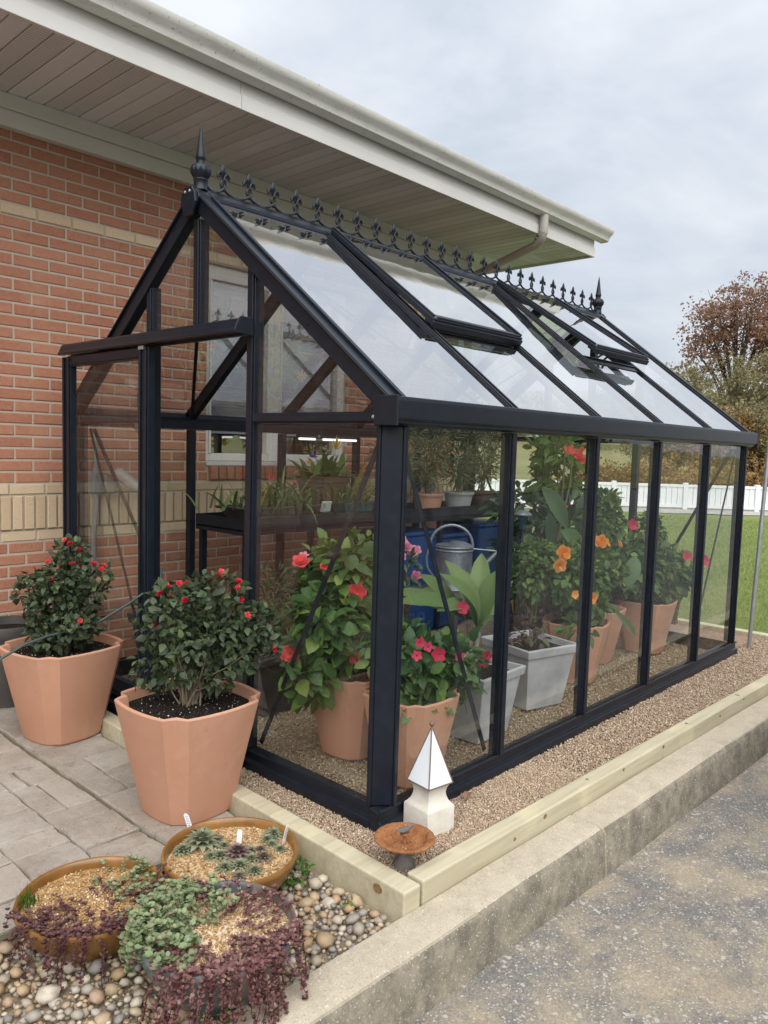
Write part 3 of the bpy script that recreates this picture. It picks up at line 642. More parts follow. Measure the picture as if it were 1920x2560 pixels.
# main field: columns of mixed modules
colx = [-.581, -.795, -1.005, -1.215, -1.425, -1.635, -1.845, -2.055, -2.265]
for ci in range(len(colx) - 1):
    x1, x0 = colx[ci], colx[ci + 1]; y = .425 - (.06 if ci % 2 else 0)
    if ci == 0:
        seq = [.155, .105, .21, .13, .31 - .02, .205, .24, .21, .21, .21, .21, .2]
    else:
        seq = [rp_.choice([.14, .21, .21, .28]) for _ in range(14)]
    for h in seq:
        if y + h > 2.69: break
        if h >= .27 and rp_.random() < .35:
            xm_ = (x0 + x1) / 2 + rp_.uniform(-.03, .03); paver(x0, y, xm_, y + h, rp_.uniform(-.003, .003)); paver(xm_, y, x1, y + h, rp_.uniform(-.003, .003))
        elif ci == 0 and abs(h - .205) < .001:
            paver(x0, y, x0 + .075, y + h); paver(x0 + .075, y, x1, y + h, .002)
        else: paver(x0, y, x1, y + h, rp_.uniform(-.004, .004), (rp_.uniform(-.006, .006), rp_.uniform(-.006, .006)))
        y += h

# pebble bed
PBZ = -.088
pbed = sheet('pebble_bed', [(-7, ky(-7, -.353)), (-.275, ky(-.28, -.353)), (-.255, .44), (-7, .44)], PBZ, MT['bed'])
rgp = random.Random(3)
def pebble_mesh(i):
    import bmesh
    bm = bmesh.new(); bmesh.ops.create_icosphere(bm, subdivisions=1, radius=1); rr_ = random.Random(i)
    ax = Vector((rr_.uniform(.85, 1.25), rr_.uniform(.7, 1.0), rr_.uniform(.5, .8)))
    for v in bm.verts: v.co = Vector((v.co.x * ax.x, v.co.y * ax.y, v.co.z * ax.z)) * rr_.uniform(.88, 1.1)
    bmesh.ops.subdivide_edges(bm, edges=bm.edges, cuts=0)
    me = bpy.data.meshes.new('pebble'); bm.to_mesh(me); bm.free(); me.materials.append(MT['pebble'])
    me.polygons.foreach_set('use_smooth', [True] * len(me.polygons)); return me
PM_ = [pebble_mesh(i) for i in range(10)]
BOWLS = [(-.985, .262, .205), (-.555, .165, .215), (-.845, -.165, .205)]
pts = []
tries = 0
def inbed(x, y): return -3.0 < x < -.30 and ky(x, -.335) < y < (.37 if x < -.3 else .4)
grid = {}
while len(pts) < 2600 and tries < 90000:
    tries += 1
    x = rgp.uniform(-2.1, -.30); y = rgp.uniform(-.36, .40)
    if not inbed(x, y): continue
    if any((x - bx) ** 2 + (y - by) ** 2 < (br * .52) ** 2 for bx, by, br in BOWLS): continue
    s_ = rgp.choice([.008, .010, .013, .016, .019, .023, .030]) * rgp.uniform(.85, 1.15)
    if y > .40 - s_ or y < ky(x, -.348) + s_: continue
    g = (int(x / .05), int(y / .05)); okp = True; lvl = 0
    for gx in (-1, 0, 1):
        for gy in (-1, 0, 1):
            for (a, b, c_, l_) in grid.get((g[0] + gx, g[1] + gy), ()):
                if (a - x) ** 2 + (b - y) ** 2 < ((c_ + s_) * .80) ** 2: lvl = max(lvl, l_ + 1)
    if lvl > 1 or (lvl == 1 and rgp.random() < .55): continue
    pts.append((x, y, s_, lvl)); grid.setdefault(g, []).append((x, y, s_, lvl))
order = sorted(range(len(pts)), key=lambda i: -shows((pts[i][0], pts[i][1], PBZ), pts[i][2], pts[i][2]) * (1 + .6 * pts[i][3]))
big = set(order[:300]); VV = []; TT = []; RR = []; nb = 0
base_tri = [[tuple(p.vertices) for p in me.polygons] for me in PM_]; base_v = [np.array([v.co[:] for v in me.vertices]) for me in PM_]
for i, (x, y, s_, l_) in enumerate(pts):
    k_ = rgp.randrange(10); rot = (rgp.uniform(-.35, .35), rgp.uniform(-.35, .35), rgp.uniform(0, 6.28)); p = (x, y, PBZ + s_ * .35 + l_ * .014)
    if i in big: link_mesh('pebble', PM_[k_], pbed, p, rot, s_)
    else:
        R_ = np.array(Matrix.Rotation(rot[2], 3, 'Z') @ Matrix.Rotation(rot[0], 3, 'X')); V_ = base_v[k_] @ R_.T * s_ + np.array(p)
        VV.append(V_); TT.append(np.array(base_tri[k_]) + nb); RR.append(np.full(len(base_tri[k_]), rgp.random())); nb += len(V_)
me = np_mesh('more_pebbles', np.concatenate(VV), np.concatenate(TT), MT['pebble'], np.concatenate(RR), True); tag(link_mesh('more_pebbles', me, pbed), kind='stuff')
chips(5000, (-2.0, -.3), (-.36, .40), PBZ + .004, .004, .012, MT['chip2'], 'fine_grit', pbed, lambda x, y: y > -.345 + SL * (x + .5))

# lawn, far ground
def terr(x, y):
    d = np.hypot(x - 2, y + 2); t_ = np.clip((d - 60) / 90, 0, 1); return -.10 - .0 * d + 13 * t_ * t_ * (3 - 2 * t_)
gx = np.concatenate([np.linspace(4.46, 30, 52), np.linspace(32, 200, 60)]); gy = np.concatenate([np.linspace(0, 30, 50), np.linspace(32, 230, 60)])
X_, Y_ = np.meshgrid(gx, gy, indexing='ij'); Y_ = Y_ + ky(X_, -.35); Z_ = terr(X_, Y_) + .02 * np.sin(X_ * .8) * np.cos(Y_ * .7)
Z_[:2] = -.09; nX, nY = X_.shape
I_ = np.arange(nX * nY).reshape(nX, nY); Q_ = np.stack([I_[:-1, :-1], I_[1:, :-1], I_[1:, 1:], I_[:-1, 1:]], -1).reshape(-1, 4)
lme = np_mesh('lawn', np.stack([X_, Y_, Z_], -1).reshape(-1, 3), Q_, MT['lawn'], smooth=True); lme.materials.append(MT['hill'])
Pc = np.stack([X_, Y_], -1).reshape(-1, 2)[Q_].mean(1); far_ = ((Pc - np.array((14.9, 10.6))) @ np.array((12.9, 11.6)) > 6) | (np.hypot(Pc[:, 0], Pc[:, 1]) > 34)
lme.polygons.foreach_set('material_index', far_.astype(np.int32))
lawn = link_mesh('lawn', lme); lawn['kind'] = 'structure'
g2 = np.linspace(-150, 230, 60); h2 = np.linspace(-14.9, -160, 40); X_, Y_ = np.meshgrid(g2, h2, indexing='ij'); t_ = np.clip((-Y_ - 40) / 90, 0, 1); Z_ = -.20 + 9 * t_ * t_
I_ = np.arange(X_.size).reshape(X_.shape); Q_ = np.stack([I_[:-1, :-1], I_[:-1, 1:], I_[1:, 1:], I_[1:, :-1]], -1).reshape(-1, 4)
vg = link_mesh('verge', np_mesh('verge', np.stack([X_, Y_, Z_], -1).reshape(-1, 3), Q_, MT['hill'], smooth=True)); vg['kind'] = 'structure'
# grass blades on the part of the lawn in view
n = 90000
u = RNG.random(n); d = 6.0 + 15 * u ** 1.35; a = RNG.uniform(math.radians(12), math.radians(50), n)
x = CAMP[0] + d * np.cos(a); y = CAMP[1] + d * np.sin(a); kk = (x > 4.48) & (y > ky(x, -.33)) & (d < 20.5); x, y, d = x[kk], y[kk], d[kk]; n = len(x)
h = RNG.uniform(.02, .055, n); th = RNG.uniform(0, 2 * PI, n); w = .0022 * (d / 6); ln = RNG.normal(0, .4, (n, 2)) * h[:, None]
z0 = -.10 + .02 * np.sin(x * .8) * np.cos(y * .7)
V = np.stack([np.stack([x - w * np.cos(th), y - w * np.sin(th), z0], -1), np.stack([x + w * np.cos(th), y + w * np.sin(th), z0], -1), np.stack([x + ln[:, 0], y + ln[:, 1], z0 + h], -1)], 1).reshape(-1, 3)
gr = link_mesh('grass', np_mesh('grass', V, np.arange(3 * n).reshape(n, 3), MT['blade'], RNG.random(n)))
tag(gr, 'short green mown grass covering the lawn', 'grass', kind='stuff')
# gravel strip before the fence, far road
FA, FB = Vector((14.9, 10.6)), Vector((26.5, -2.3)); fd = (FB - FA).normalized(); fn = Vector((-fd.y, fd.x)) * -1
if fn.dot(Vector((CAMP[0], CAMP[1])) - FA) < 0: fn = -fn
m = MB(); N = 40
for q in range(N + 1):
    p = FA + (FB - FA) * q / N
    for o_, zz in ((.75 + .12 * math.sin(q * 1.7), -.092), (.0, -.03), (-.7, -.06)): m.v.append((p.x + fn.x * o_, p.y + fn.y * o_, zz))
m.n = len(m.v); m.f = [(q * 3 + i, q * 3 + i + 1, q * 3 + 4 + i, q * 3 + 3 + i) for q in range(N) for i in range(2)]
fg = m.build('fence_gravel', PM('fence_gravel', (.40, .385, .36), (.30, .285, .26), 9, rough=.95, bump=.6, bscale=25), smooth=True); fg['kind'] = 'structure'
m = MB(); N = 60
for q in range(N + 1):
    f = q / N; x = 20 + 90 * f; y = 62 - 26 * f + 9 * math.sin(f * 5.0)
    for o_ in (-1.9, 1.9): m.v.append((x, y + o_, float(terr(x, y + o_)) + .10))
m.n = len(m.v); m.f = [(q * 2, q * 2 + 1, q * 2 + 3, q * 2 + 2) for q in range(N)]
fr_ = m.build('far_road', MT['road2'], smooth=True); fr_['kind'] = 'structure'
# white fence
fence = thing('white_fence', (FA.x, FA.y, -.05), 'low white panel fence crossing the lawn in front of the trees', 'fence')
Lf = (FB - FA).length; npan = 9; pw = Lf / npan; d3 = Vector((fd.x, fd.y, 0)); n3 = Vector((fn.x, fn.y, 0))
for q in range(npan + 1):
    p = FA + fd * pw * q; P = Vector((p.x, p.y, 0))
    MB().obox(P + Vector((0, 0, .31)), d3 * .06, n3 * .06, Vector((0, 0, .37))).build('post', MT['vinyl'], fence, bevel=.01)
    if q == npan: break
    pan = MB().obox(P + d3 * pw / 2 + Vector((0, 0, .60)), d3 * (pw / 2 - .06), n3 * .035, Vector((0, 0, .035))).obox(P + d3 * pw / 2 + Vector((0, 0, .05)), d3 * (pw / 2 - .06), n3 * .035, Vector((0, 0, .04))).build('panel', MT['vinyl'], fence)
    nb_ = 12; bw = (pw - .12) / nb_
    mb = None
    for b_ in range(nb_):
        c_ = P + d3 * (.06 + bw * (b_ + .5)) + Vector((0, 0, .3275))
        if mb is None: mb = MB().obox((0, 0, 0), d3 * (bw / 2 - .006), n3 * .014, Vector((0, 0, .236))).mesh('board', MT['vinyl']) if q == 0 else fence_board
        fence_board = mb
        link_mesh('board', mb, pan, c_)
# ================================================================== greenhouse
GW, GL, HE, HR, BAY = 2.40, 3.70, 1.57, 2.50, .74
gh = thing('greenhouse', (GL / 2, GW / 2, 0), 'black framed glass greenhouse with ornate ridge cresting and two roof vents', 'greenhouse')
AL = MT['alu']
sv = Vector((0, GW / 2, HR - HE)); SLN = sv.length; sv.normalize(); nv = Vector((0, -sv.z, sv.y))       # right slope: direction up, outward normal
def mirY(v): return Vector((v[0], GW - v[1], v[2]))
def S(x, s, off=0, left=False):                                       # point on a roof slope
    p = Vector((x, 0, HE)) + sv * s + nv * off
    return mirY(p) if left else p
# base rails: two-step sill
def base(axis, a, b, c, sgn):
    m = MB()
    if axis == 'x':
        m.extr([(c - sgn * .028, -.05), (c - sgn * .028, .026), (c - sgn * .012, .032), (c - sgn * .012, .066), (c + sgn * .035, .074), (c + sgn * .035, -.05)], 'x', a, b)
        m.extr([(c - sgn * .020, .0665), (c - sgn * .020, .078), (c - sgn * .012, .078), (c - sgn * .012, .0665)], 'x', a, b)
    else:
        m.extr([(c - sgn * .028, -.05), (c - sgn * .028, .026), (c - sgn * .012, .032), (c - sgn * .012, .066), (c + sgn * .035, .074), (c + sgn * .035, -.05)], 'y', a, b)
    return m.build('base_rail', AL, gh, bevel=.002)
base('x', -.028, GL + .028, 0, 1); base('x', -.028, GL + .028, GW, -1)
base('y', .036, GW - .036, 0, 1); base('y', .036, GW - .036, GL, -1)
# corner posts
for sx, sy in ((0, 0), (1, 0), (0, 1), (1, 1)):
    def C(p): return ((p[0] if not sx else GL - p[0]), (p[1] if not sy else GW - p[1]))
    m = MB(); poly = [(-.016, .060), (-.016, .040), (.040, -.016), (.060, -.016), (.060, .016), (.028, .028), (.016, .060)]
    m.extr([C(p) for p in poly], 'z', .0755, 1.47)
    for poly in ([(-.026, .037), (-.0165, .037), (-.0165, .057), (-.026, .057)], [(.037, -.026), (.057, -.026), (.057, -.0165), (.037, -.0165)]): m.extr([C(p) for p in poly], 'z', .0755, 1.47)
    m.build('corner_post', AL, gh, bevel=.003)
# glazing bars of the long sides
for side in (0, 1):
    for k in range(1, 5):
        x = k * BAY; s_ = 1 if side == 0 else -1; c = 0 if side == 0 else GW
        m = MB(); ya, yb = sorted((c - s_ * .016, c + s_ * .034)); m.box(x - .020, ya, .0755, x + .020, yb, 1.468)
        ya, yb = sorted((c - s_ * .026, c - s_ * .0165)); m.box(x - .014, ya, .0755, x + .014, yb, 1.468)
        m.build('glazing_bar', AL, gh, bevel=.002)
# gutters at the eaves
for side in (0, 1):
    pf = [(-.050, 1.571), (-.060, 1.569), (-.062, 1.556), (-.062, 1.496), (-.058, 1.490), (-.052, 1.486), (-.052, 1.478), (-.040, 1.474), (-.032, 1.470), (.045, 1.470), (.045, 1.520), (-.030, 1.520), (-.030, 1.545), (-.044, 1.560)]
    if side: pf = [(GW - a, b) for a, b in pf]
    eg = MB().extr(pf, 'x', -.040, GL + .045).build('eave_gutter', AL, gh, bevel=.002)
    c0, c1 = sorted((-.064, .05)) if side == 0 else sorted((GW + .064, GW - .05))
    for x0, x1 in ((-.050, -.0402), (GL + .0452, GL + .055)): MB().box(x0, c0, 1.468, x1, c1, 1.574).build('gutter_end', AL, eg, bevel=.003)
# rafters
def slope_bar(m, x, s0, s1, w, o0, o1, left):
    a = S(x, s0, (o0 + o1) / 2, left); b = S(x, s1, (o0 + o1) / 2, left); up = nv if not left else Vector((nv.x, -nv.y, nv.z))
    m.bar(a, b, up, w, abs(o1 - o0))
for left in (False, True):
    for k in range(6):
        m = MB(); x = k * BAY
        if k in (0, 5):
            e = -1 if k == 0 else 1
            slope_bar(m, x + e * .008, -.02, SLN - .005, .050, -.062, .002, left)
            slope_bar(m, x + e * .004, -.035, SLN - .002, .084, .0025, .008, left)
            slope_bar(m, x - e * .026, -.03, SLN - .002, .018, .0085, .020, left)
            slope_bar(m, x + e * .040, -.03, SLN - .002, .008, .0085, .013, left)
        else:
            slope_bar(m, x, .0, SLN - .01, .038, -.050, .002, left); slope_bar(m, x, -.035, SLN - .005, .046, .0025, .010, left)
            slope_bar(m, x - .016, -.03, SLN - .005, .008, .0105, .018, left); slope_bar(m, x + .016, -.03, SLN - .005, .008, .0105, .018, left)
        m.build('rafter', AL, gh, bevel=.0015)
# ridge
rd = MB(); rd.extr([(GW / 2 - .062, HR - .040), (GW / 2 - .058, HR - .022), (GW / 2 - .020, HR + .008), (GW / 2 + .020, HR + .008), (GW / 2 + .058, HR - .022), (GW / 2 + .062, HR - .040), (GW / 2 + .03, HR - .075), (GW / 2 - .03, HR - .075)], 'x', -.05, GL + .05)
rd.box(-.05, GW / 2 - .016, HR + .0085, GL + .05, GW / 2 + .016, HR + .016)
ridge = rd.build('ridge_beam', AL, gh, bevel=.003)
for x0, x1 in ((-.066, -.0505), (GL + .0505, GL + .066)):
    MB().extr([(GW / 2 - .058, HR - .060), (GW / 2 - .050, HR - .018), (GW / 2 - .028, HR + .010), (GW / 2 + .028, HR + .010), (GW / 2 + .050, HR - .018), (GW / 2 + .058, HR - .060), (GW / 2 + .028, HR - .115), (GW / 2 - .028, HR - .115)], 'x', x0, x1).build('ridge_cap', AL, ridge, bevel=.003)
# cresting: fleur-de-lis on swags
ZC = HR + .030
cm = MB()
fx = [.121 + .145 * k for k in range(25)]
ends = [-.0 + .02] + fx + [GL - .02]
for a, b in zip(ends[:-1], ends[1:]):
    p = []
    for q in range(9):
        f = q / 8; sag = .026 * (1 - (2 * f - 1) ** 2); p.append((a + (b - a) * f, GW / 2, ZC + .016 - sag + (.004 if f in (0, 1) else 0)))
    cm.tube(p, .0062, 6)
crest = cm.build('ridge_cresting', AL, gh, smooth=50)
fm = MB()
def flat(prof, sy=.45):                                                # a lathe pressed flat across the ridge
    m = MB(); m.lathe(prof, (0, 0, 0), 10); return [(a, b * sy, c) for a, b, c in m.v], m.f
v_, f_ = flat([(0, .058), (.006, .063), (.014, .078), (.0145, .088), (.009, .103), (.002, .114), (0, .116)], .55); fm.add(v_, f_)
for s_ in (-1, 1):
    fm.tube([(s_ * .002, 0, .046), (s_ * .008, 0, .063), (s_ * .017, 0, .073), (s_ * .027, 0, .072), (s_ * .033, 0, .061), (s_ * .031, 0, .050)], [.004, .0055, .0062, .0065, .006, .004], 6)
    fm.tube([(s_ * .003, 0, .05), (s_ * .010, 0, .060), (s_ * .018, 0, .062), (s_ * .022, 0, .054)], .004, 5)
    fm.tube([(0, 0, .006), (s_ * .011, 0, .012), (s_ * .0155, 0, .024), (s_ * .011, 0, .036), (0, 0, .046)], .0048, 6)
fm.tube([(0, 0, .014), (0, 0, .034)], .003, 5); fm.tube([(-.008, 0, .046), (.008, 0, .046)], .0042, 6)
v_, f_ = flat([(0, -.008), (.007, -.004), (.008, .002), (.006, .008), (0, .010)], .9); fm.add(v_, f_)
fme = fm.mesh('fleur_ornament', AL, 50)
for x in fx: link_mesh('fleur_ornament', fme, crest, (x, GW / 2, ZC + .010))
def flu(i, k): return 1.0 if i not in (7, 8, 9, 10) else (1.0 if k % 2 else .90)
fprof = [(0, 0), (.033, 0), (.033, .006), (.030, .010), (.030, .040), (.033, .044), (.030, .050), (.036, .058), (.0455, .074), (.047, .088), (.040, .106), (.030, .112), (.022, .114), (.019, .126), (.021, .132), (.023, .138), (.0235, .144), (.0195, .158), (.006, .262), (.001, .290), (0, .291)]
ffm = MB().lathe(fprof, (0, 0, 0), 32, flu).mesh('finial', AL, 45)
for x in (0, GL + .012): link_mesh('finial', ffm, gh, (x, GW / 2, HR + .008))

# gable framing
def gz(y): return HE + (HR - HE) * min(y, GW - y) / (GW / 2)          # underside of the gable at y
for x, rear in ((0, 0), (GL, 1)):
    s_ = 1 if not rear else -1
    def gbox(y0, z0, y1, z1, d0=-.014, d1=.034, name='gable_bar'):
        a, b = sorted((x + s_ * d0, x + s_ * d1)); o = MB().box(a, y0, z0, b, y1, z1)
        a, b = sorted((x + s_ * (d0 - .009), x + s_ * (d0 - .0005)))
        if y1 - y0 < z1 - z0: o.box(a, y0 + .006, z0, b, y1 - .006, z1)
        else: o.box(a, y0, z0 + .006, b, y1, z1 - .006)
        return o.build(name, AL, gh, bevel=.002)
    for yj in (.80, 1.60): gbox(yj - .024, .0755, yj + .024, gz(yj) - .06)
    gbox(1.2 - .024, 1.905 if not rear else 1.535, 1.2 + .024, HR - .12)
    gbox(.062, 1.478, .775, 1.520); gbox(1.625, 1.478, GW - .080, 1.520)
    if rear: gbox(.825, 1.478, 1.575, 1.520)
    else: gbox(.825, 1.862, 1.575, 1.900)
bolt = MB().lathe([(0, 0), (.007, 0), (.007, .003), (.004, .005), (0, .005)], (0, 0, 0), 8).mesh('bolt', MT['steel'])
for p_ in ((-.067, GW / 2 + .018, HR - .012), (-.067, GW / 2 - .018, HR - .012), (-.028, .42, HE + .28), (-.028, GW - .42, HE + .28), (-.028, .07, 1.50)): link_mesh('bolt', bolt, gh, p_, (0, -PI / 2, 0))
# panes
GLS = MT['glass']
def pane(x0, y0, z0, x1, y1, z1): return MB().box(x0, y0, z0, x1, y1, z1).build('pane', GLS, gh)
for k in range(5):
    a = k * BAY + (.055 if k == 0 else .012); b = (k + 1) * BAY - (.055 if k == 4 else .012)
    pane(a, -.004, .070, b, .000, 1.475); pane(a, GW, .070, b, GW + .004, 1.475)
def gpane(x, poly): MB().extr(poly, 'x', x, x + .004).build('pane', GLS, gh)
for x, rear in ((-.003, 0), (GL - .001, 1)):
    o_ = .028
    gpane(x, [(.055, .070), (.784, .070), (.784, 1.484), (.055, 1.484)]); gpane(x, [(1.616, .070), (GW - .07, .070), (GW - .07, 1.484), (1.616, 1.484)])
    gpane(x, [(.05, 1.515), (.784, 1.515), (.784, gz(.784) - o_), (.05, gz(.05) - o_ + .02)])
    gpane(x, [(1.616, 1.515), (GW - .05, 1.515), (GW - .05, gz(.05) - o_ + .02), (1.616, gz(.784) - o_)])
    zb_ = 1.895 if not rear else 1.515
    gpane(x, [(.816, zb_), (1.184, zb_), (1.184, gz(1.184) - o_), (.816, gz(.816) - o_)]); gpane(x, [(1.216, zb_), (1.584, zb_), (1.584, gz(.816) - o_), (1.216, gz(1.184) - o_)])
    if rear: gpane(x, [(.816, .07), (1.584, .07), (1.584, 1.484), (.816, 1.484)])
VS = .632                                                              # slope position where the vents end
def rpane(k, s0, s1, left, off=.001, name='roof_pane', parent=None, th=.004):
    a, b = k * BAY + .012, (k + 1) * BAY - .012; P = [S(a, s0, off, left), S(b, s0, off, left), S(b, s1, off, left), S(a, s1, off, left)]
    u = nv if not left else Vector((nv.x, -nv.y, nv.z)); m = MB(); m.add(P + [p + u * th for p in P], [(0, 1, 2, 3), (4, 5, 6, 7), (0, 1, 5, 4), (1, 2, 6, 5), (2, 3, 7, 6), (3, 0, 4, 7)])
    return m.build(name, MT['roofglass'], parent or gh)
for k in range(5):
    rpane(k, -.03, SLN - .04, True)
    if k in (1, 3): rpane(k, -.03, VS - .03, False)
    else: rpane(k, -.03, SLN - .04, False)
# pane clips along the eave
clipm = MB().box(-.022, -.010, 0, .022, .004, .010).mesh('pane_clip', AL)
for k in range(5):
    for f in (.22, .62):
        link_mesh('pane_clip', clipm, gh, S((k + f) * BAY, -.03, .006), (math.atan2(sv.z, sv.y), 0, 0))
# roof vents, hinged at the ridge
for k, lift in ((1, .020), (3, .075)):
    x0, x1 = k * BAY + .002, (k + 1) * BAY - .002; H0 = S(0, SLN - .055, .022); ang = math.asin(lift / (SLN - VS))
    du = (-sv * math.cos(ang) + nv * math.sin(ang)); dn = (nv * math.cos(ang) + sv * math.sin(ang)); LV = SLN - VS - .035
    def V_(x, d, o): return Vector((x, 0, 0)) + Vector((0, H0.y, H0.z)) + du * d + dn * o
    lab = 'roof vent nearest the front gable, barely open' if k == 1 else 'far roof vent, propped open'
    m = MB()
    for xx in (x0 + .016, x1 - .016):
        m.bar(V_(xx, 0, .005), V_(xx, LV, .005), dn, .034, .026); m.bar(V_(xx + (-.009 if xx < x0 + .1 else .009), 0, .024), V_(xx + (-.009 if xx < x0 + .1 else .009), LV, .024), dn, .010, .012)
    m.bar(V_(x0 + .034, .014, .004), V_(x1 - .034, .014, .004), dn, .028, .022)
    vent = m.build('roof_vent', AL, gh, bevel=.002); vent['label'] = lab
    m = MB(); m.bar(V_(x0, LV - .012, .000), V_(x1, LV - .012, .000), dn, .050, .036); m.bar(V_(x0, LV + .016, -.010), V_(x1, LV + .016, -.010), dn, .016, .034)
    m.bar(V_(x0 + .03, LV + .004, .022), V_(x1 - .03, LV + .004, .022), dn, .012, .010)
    m.build('vent_rail', AL, vent, bevel=.003)
    m = MB(); P = [V_(x0 + .03, .02, .008), V_(x1 - .03, .02, .008), V_(x1 - .03, LV - .03, .008), V_(x0 + .03, LV - .03, .008)]
    m.add(P + [p + dn * .004 for p in P], [(0, 1, 2, 3), (4, 5, 6, 7), (0, 1, 5, 4), (1, 2, 6, 5), (2, 3, 7, 6), (3, 0, 4, 7)]); m.build('pane', MT['roofglass'], vent)
    m = MB(); slope_y = S(0, VS - .015, -.008)
    m.bar(S(x0 + .02, VS - .012, -.004), S(x1 - .02, VS - .012, -.004), nv, .045, .030); m.bar(S(x0 + .02, VS + .012, .012), S(x1 - .02, VS + .012, .012), nv, .010, .016)
    m.build('vent_crossbar', AL, gh, bevel=.002)
    m = MB(); xm_ = (x0 + x1) / 2 + .05
    for dx in (-.06, .06): m.tube([S(xm_, VS + .03, -.03), S(xm_ + dx, VS + .12, -.06), V_(xm_ + dx * .5, LV - .09, -.01)], .008, 6)
    m.tube([S(xm_, VS + .02, -.03), S(xm_, VS + .25, -.11)], .016, 8)
    m.build('vent_opener', MT['black_plastic'], vent, smooth=50)
# braces: flat straps
def strap(a, b, up, w=.022, t_=.004):
    MB().bar(a, b, up, w, t_).build('brace_strap', AL, gh)
strap((.040, .080, 1.45), (.040, .76, .09), (1, 0, 0)); strap((.08, .040, 1.45), (.70, .040, .09), (0, 1, 0))
strap((.040, GW - .08, 1.45), (.040, 1.64, .09), (1, 0, 0)); strap((.08, GW - .04, 1.45), (.70, GW - .04, .09), (0, 1, 0))
strap((GL - .08, .040, 1.45), (GL - .70, .040, .09), (0, 1, 0)); strap((GL - .04, .08, 1.45), (GL - .04, .76, .09), (1, 0, 0))
strap((GL - .08, GW - .04, 1.45), (GL - .70, GW - .04, .09), (0, 1, 0)); strap((GL - .04, GW - .08, 1.45), (GL - .04, 1.64, .09), (1, 0, 0))
for left in (False, True):
    u = nv if not left else Vector((nv.x, -nv.y, nv.z))
    strap(S(.05, SLN - .1, -.06, left), S(.70, .05, -.06, left), u, .02); strap(S(GL - .05, SLN - .1, -.06, left), S(GL - .70, .05, -.06, left), u, .02)
strap((.05, GW / 2 - .02, HR - .08), (.76, GW / 2 - .38, HE + .35), (0, 1, 0), .018)
# sliding door, pushed open to the left
XD = -.078
drail = MB().extr([(-.028, 1.838), (-.046, 1.838), (-.046, 1.850), (-.112, 1.842), (-.118, 1.850), (-.110, 1.862), (-.098, 1.892), (-.088, 1.902), (-.028, 1.902)], 'y', .775, GW - .02).build('door_rail', AL, gh, bevel=.002)
MB().extr([(-.026, 1.834), (-.122, 1.838), (-.124, 1.850), (-.104, 1.896), (-.092, 1.908), (-.026, 1.908)], 'y', .766, .7745).build('rail_end_cap', AL, drail, bevel=.002)
door = thing('sliding_door', (XD, 1.9, .05)); door.parent = gh; door.location = Vector((XD, 1.9, .05)) - wl(gh)
dY0, dY1, dZ0, dZ1 = 1.475, 2.362, .085, 1.832
for y0, y1 in ((dY0, dY0 + .082), (dY1 - .090, dY1)):
    m = MB().box(XD - .018, y0, dZ0, XD + .018, y1, dZ1)
    m.box(XD - .027, y0 + .008, dZ0 + .002, XD - .0185, y0 + .022, dZ1 - .002); m.box(XD - .027, y1 - .022, dZ0 + .002, XD - .0185, y1 - .008, dZ1 - .002)
    m.build('stile', AL, door, bevel=.002)
for z0, z1 in ((dZ0, dZ0 + .09), (dZ1 - .055, dZ1)):
    MB().box(XD - .017, dY0 + .083, z0, XD + .017, dY1 - .091, z1).box(XD - .026, dY0 + .083, z0 + .01, XD - .0175, dY1 - .091, z0 + .02).build('rail', AL, door, bevel=.002)
MB().box(XD - .003, dY0 + .07, dZ0 + .08, XD + .001, dY1 - .078, dZ1 - .045).build('pane', GLS, door)
MB().box(XD - .0275, dY0 + .03, dZ1 - .012, XD - .0195, dY0 + .075, dZ1 + .004).build('roller', MT['steel'], door)
MB().extr([(-.125, -.02), (-.125, .055), (-.118, .055), (-.118, .03), (-.045, .03), (-.045, .050), (-.030, .050), (-.030, -.02)], 'y', .79, GW - .03).build('door_track', AL, gh, bevel=.002)
# electrical outlet on the inside of the eave
ob = thing('outlet_box', (.30, GW - .09, 1.46), 'small grey weatherproof outlet with clear cover on the far eave beam', 'outlet')
MB().box(.325, GW - .115, 1.44, .395, GW - .047, 1.535).build('box', MT['grey_plastic'], ob, bevel=.006)
MB().box(.333, GW - .165, 1.435, .400, GW - .118, 1.545).build('cover', MT['clear_plastic'], ob, bevel=.012)
MB().tube([(.345, GW - .08, 1.535), (.33, GW - .09, 1.62), (.30, GW - .14, 1.72), (.30, GW - .2, 1.82)], .012, 8).build('conduit', MT['grey_plastic'], ob, smooth=50)
# strip lights under the far eave
def lx(a, b): 
    q = Vector((480 + a * .3014, 1050 + b * .3014)); d = cf + cr * ((q.x - 960) / FPX) - cu * ((q.y - 1280) / FPX); return CAMP[0] + d.x * ((GW - .12 - CAMP[1]) / d.y)
for i, (x0, x1) in enumerate(((lx(880, 115), lx(1030, 120)), (lx(1080, 125), lx(1370, 135)))):
    sl_ = thing('strip_light', ((x0 + x1) / 2, GW - .12, 1.44), ('shorter' if i == 0 else 'longer') + ' lit strip light hanging under the far eave inside the greenhouse', 'light')
    MB().box(x0, GW - .14, 1.446, x1, GW - .10, 1.469).build('housing', MT['black_plastic'], sl_)
    MB().tube([(x0 + .01, GW - .12, 1.437), (x1 - .01, GW - .12, 1.437)], .008, 8).build('tube', MT['tube'], sl_, smooth=50)
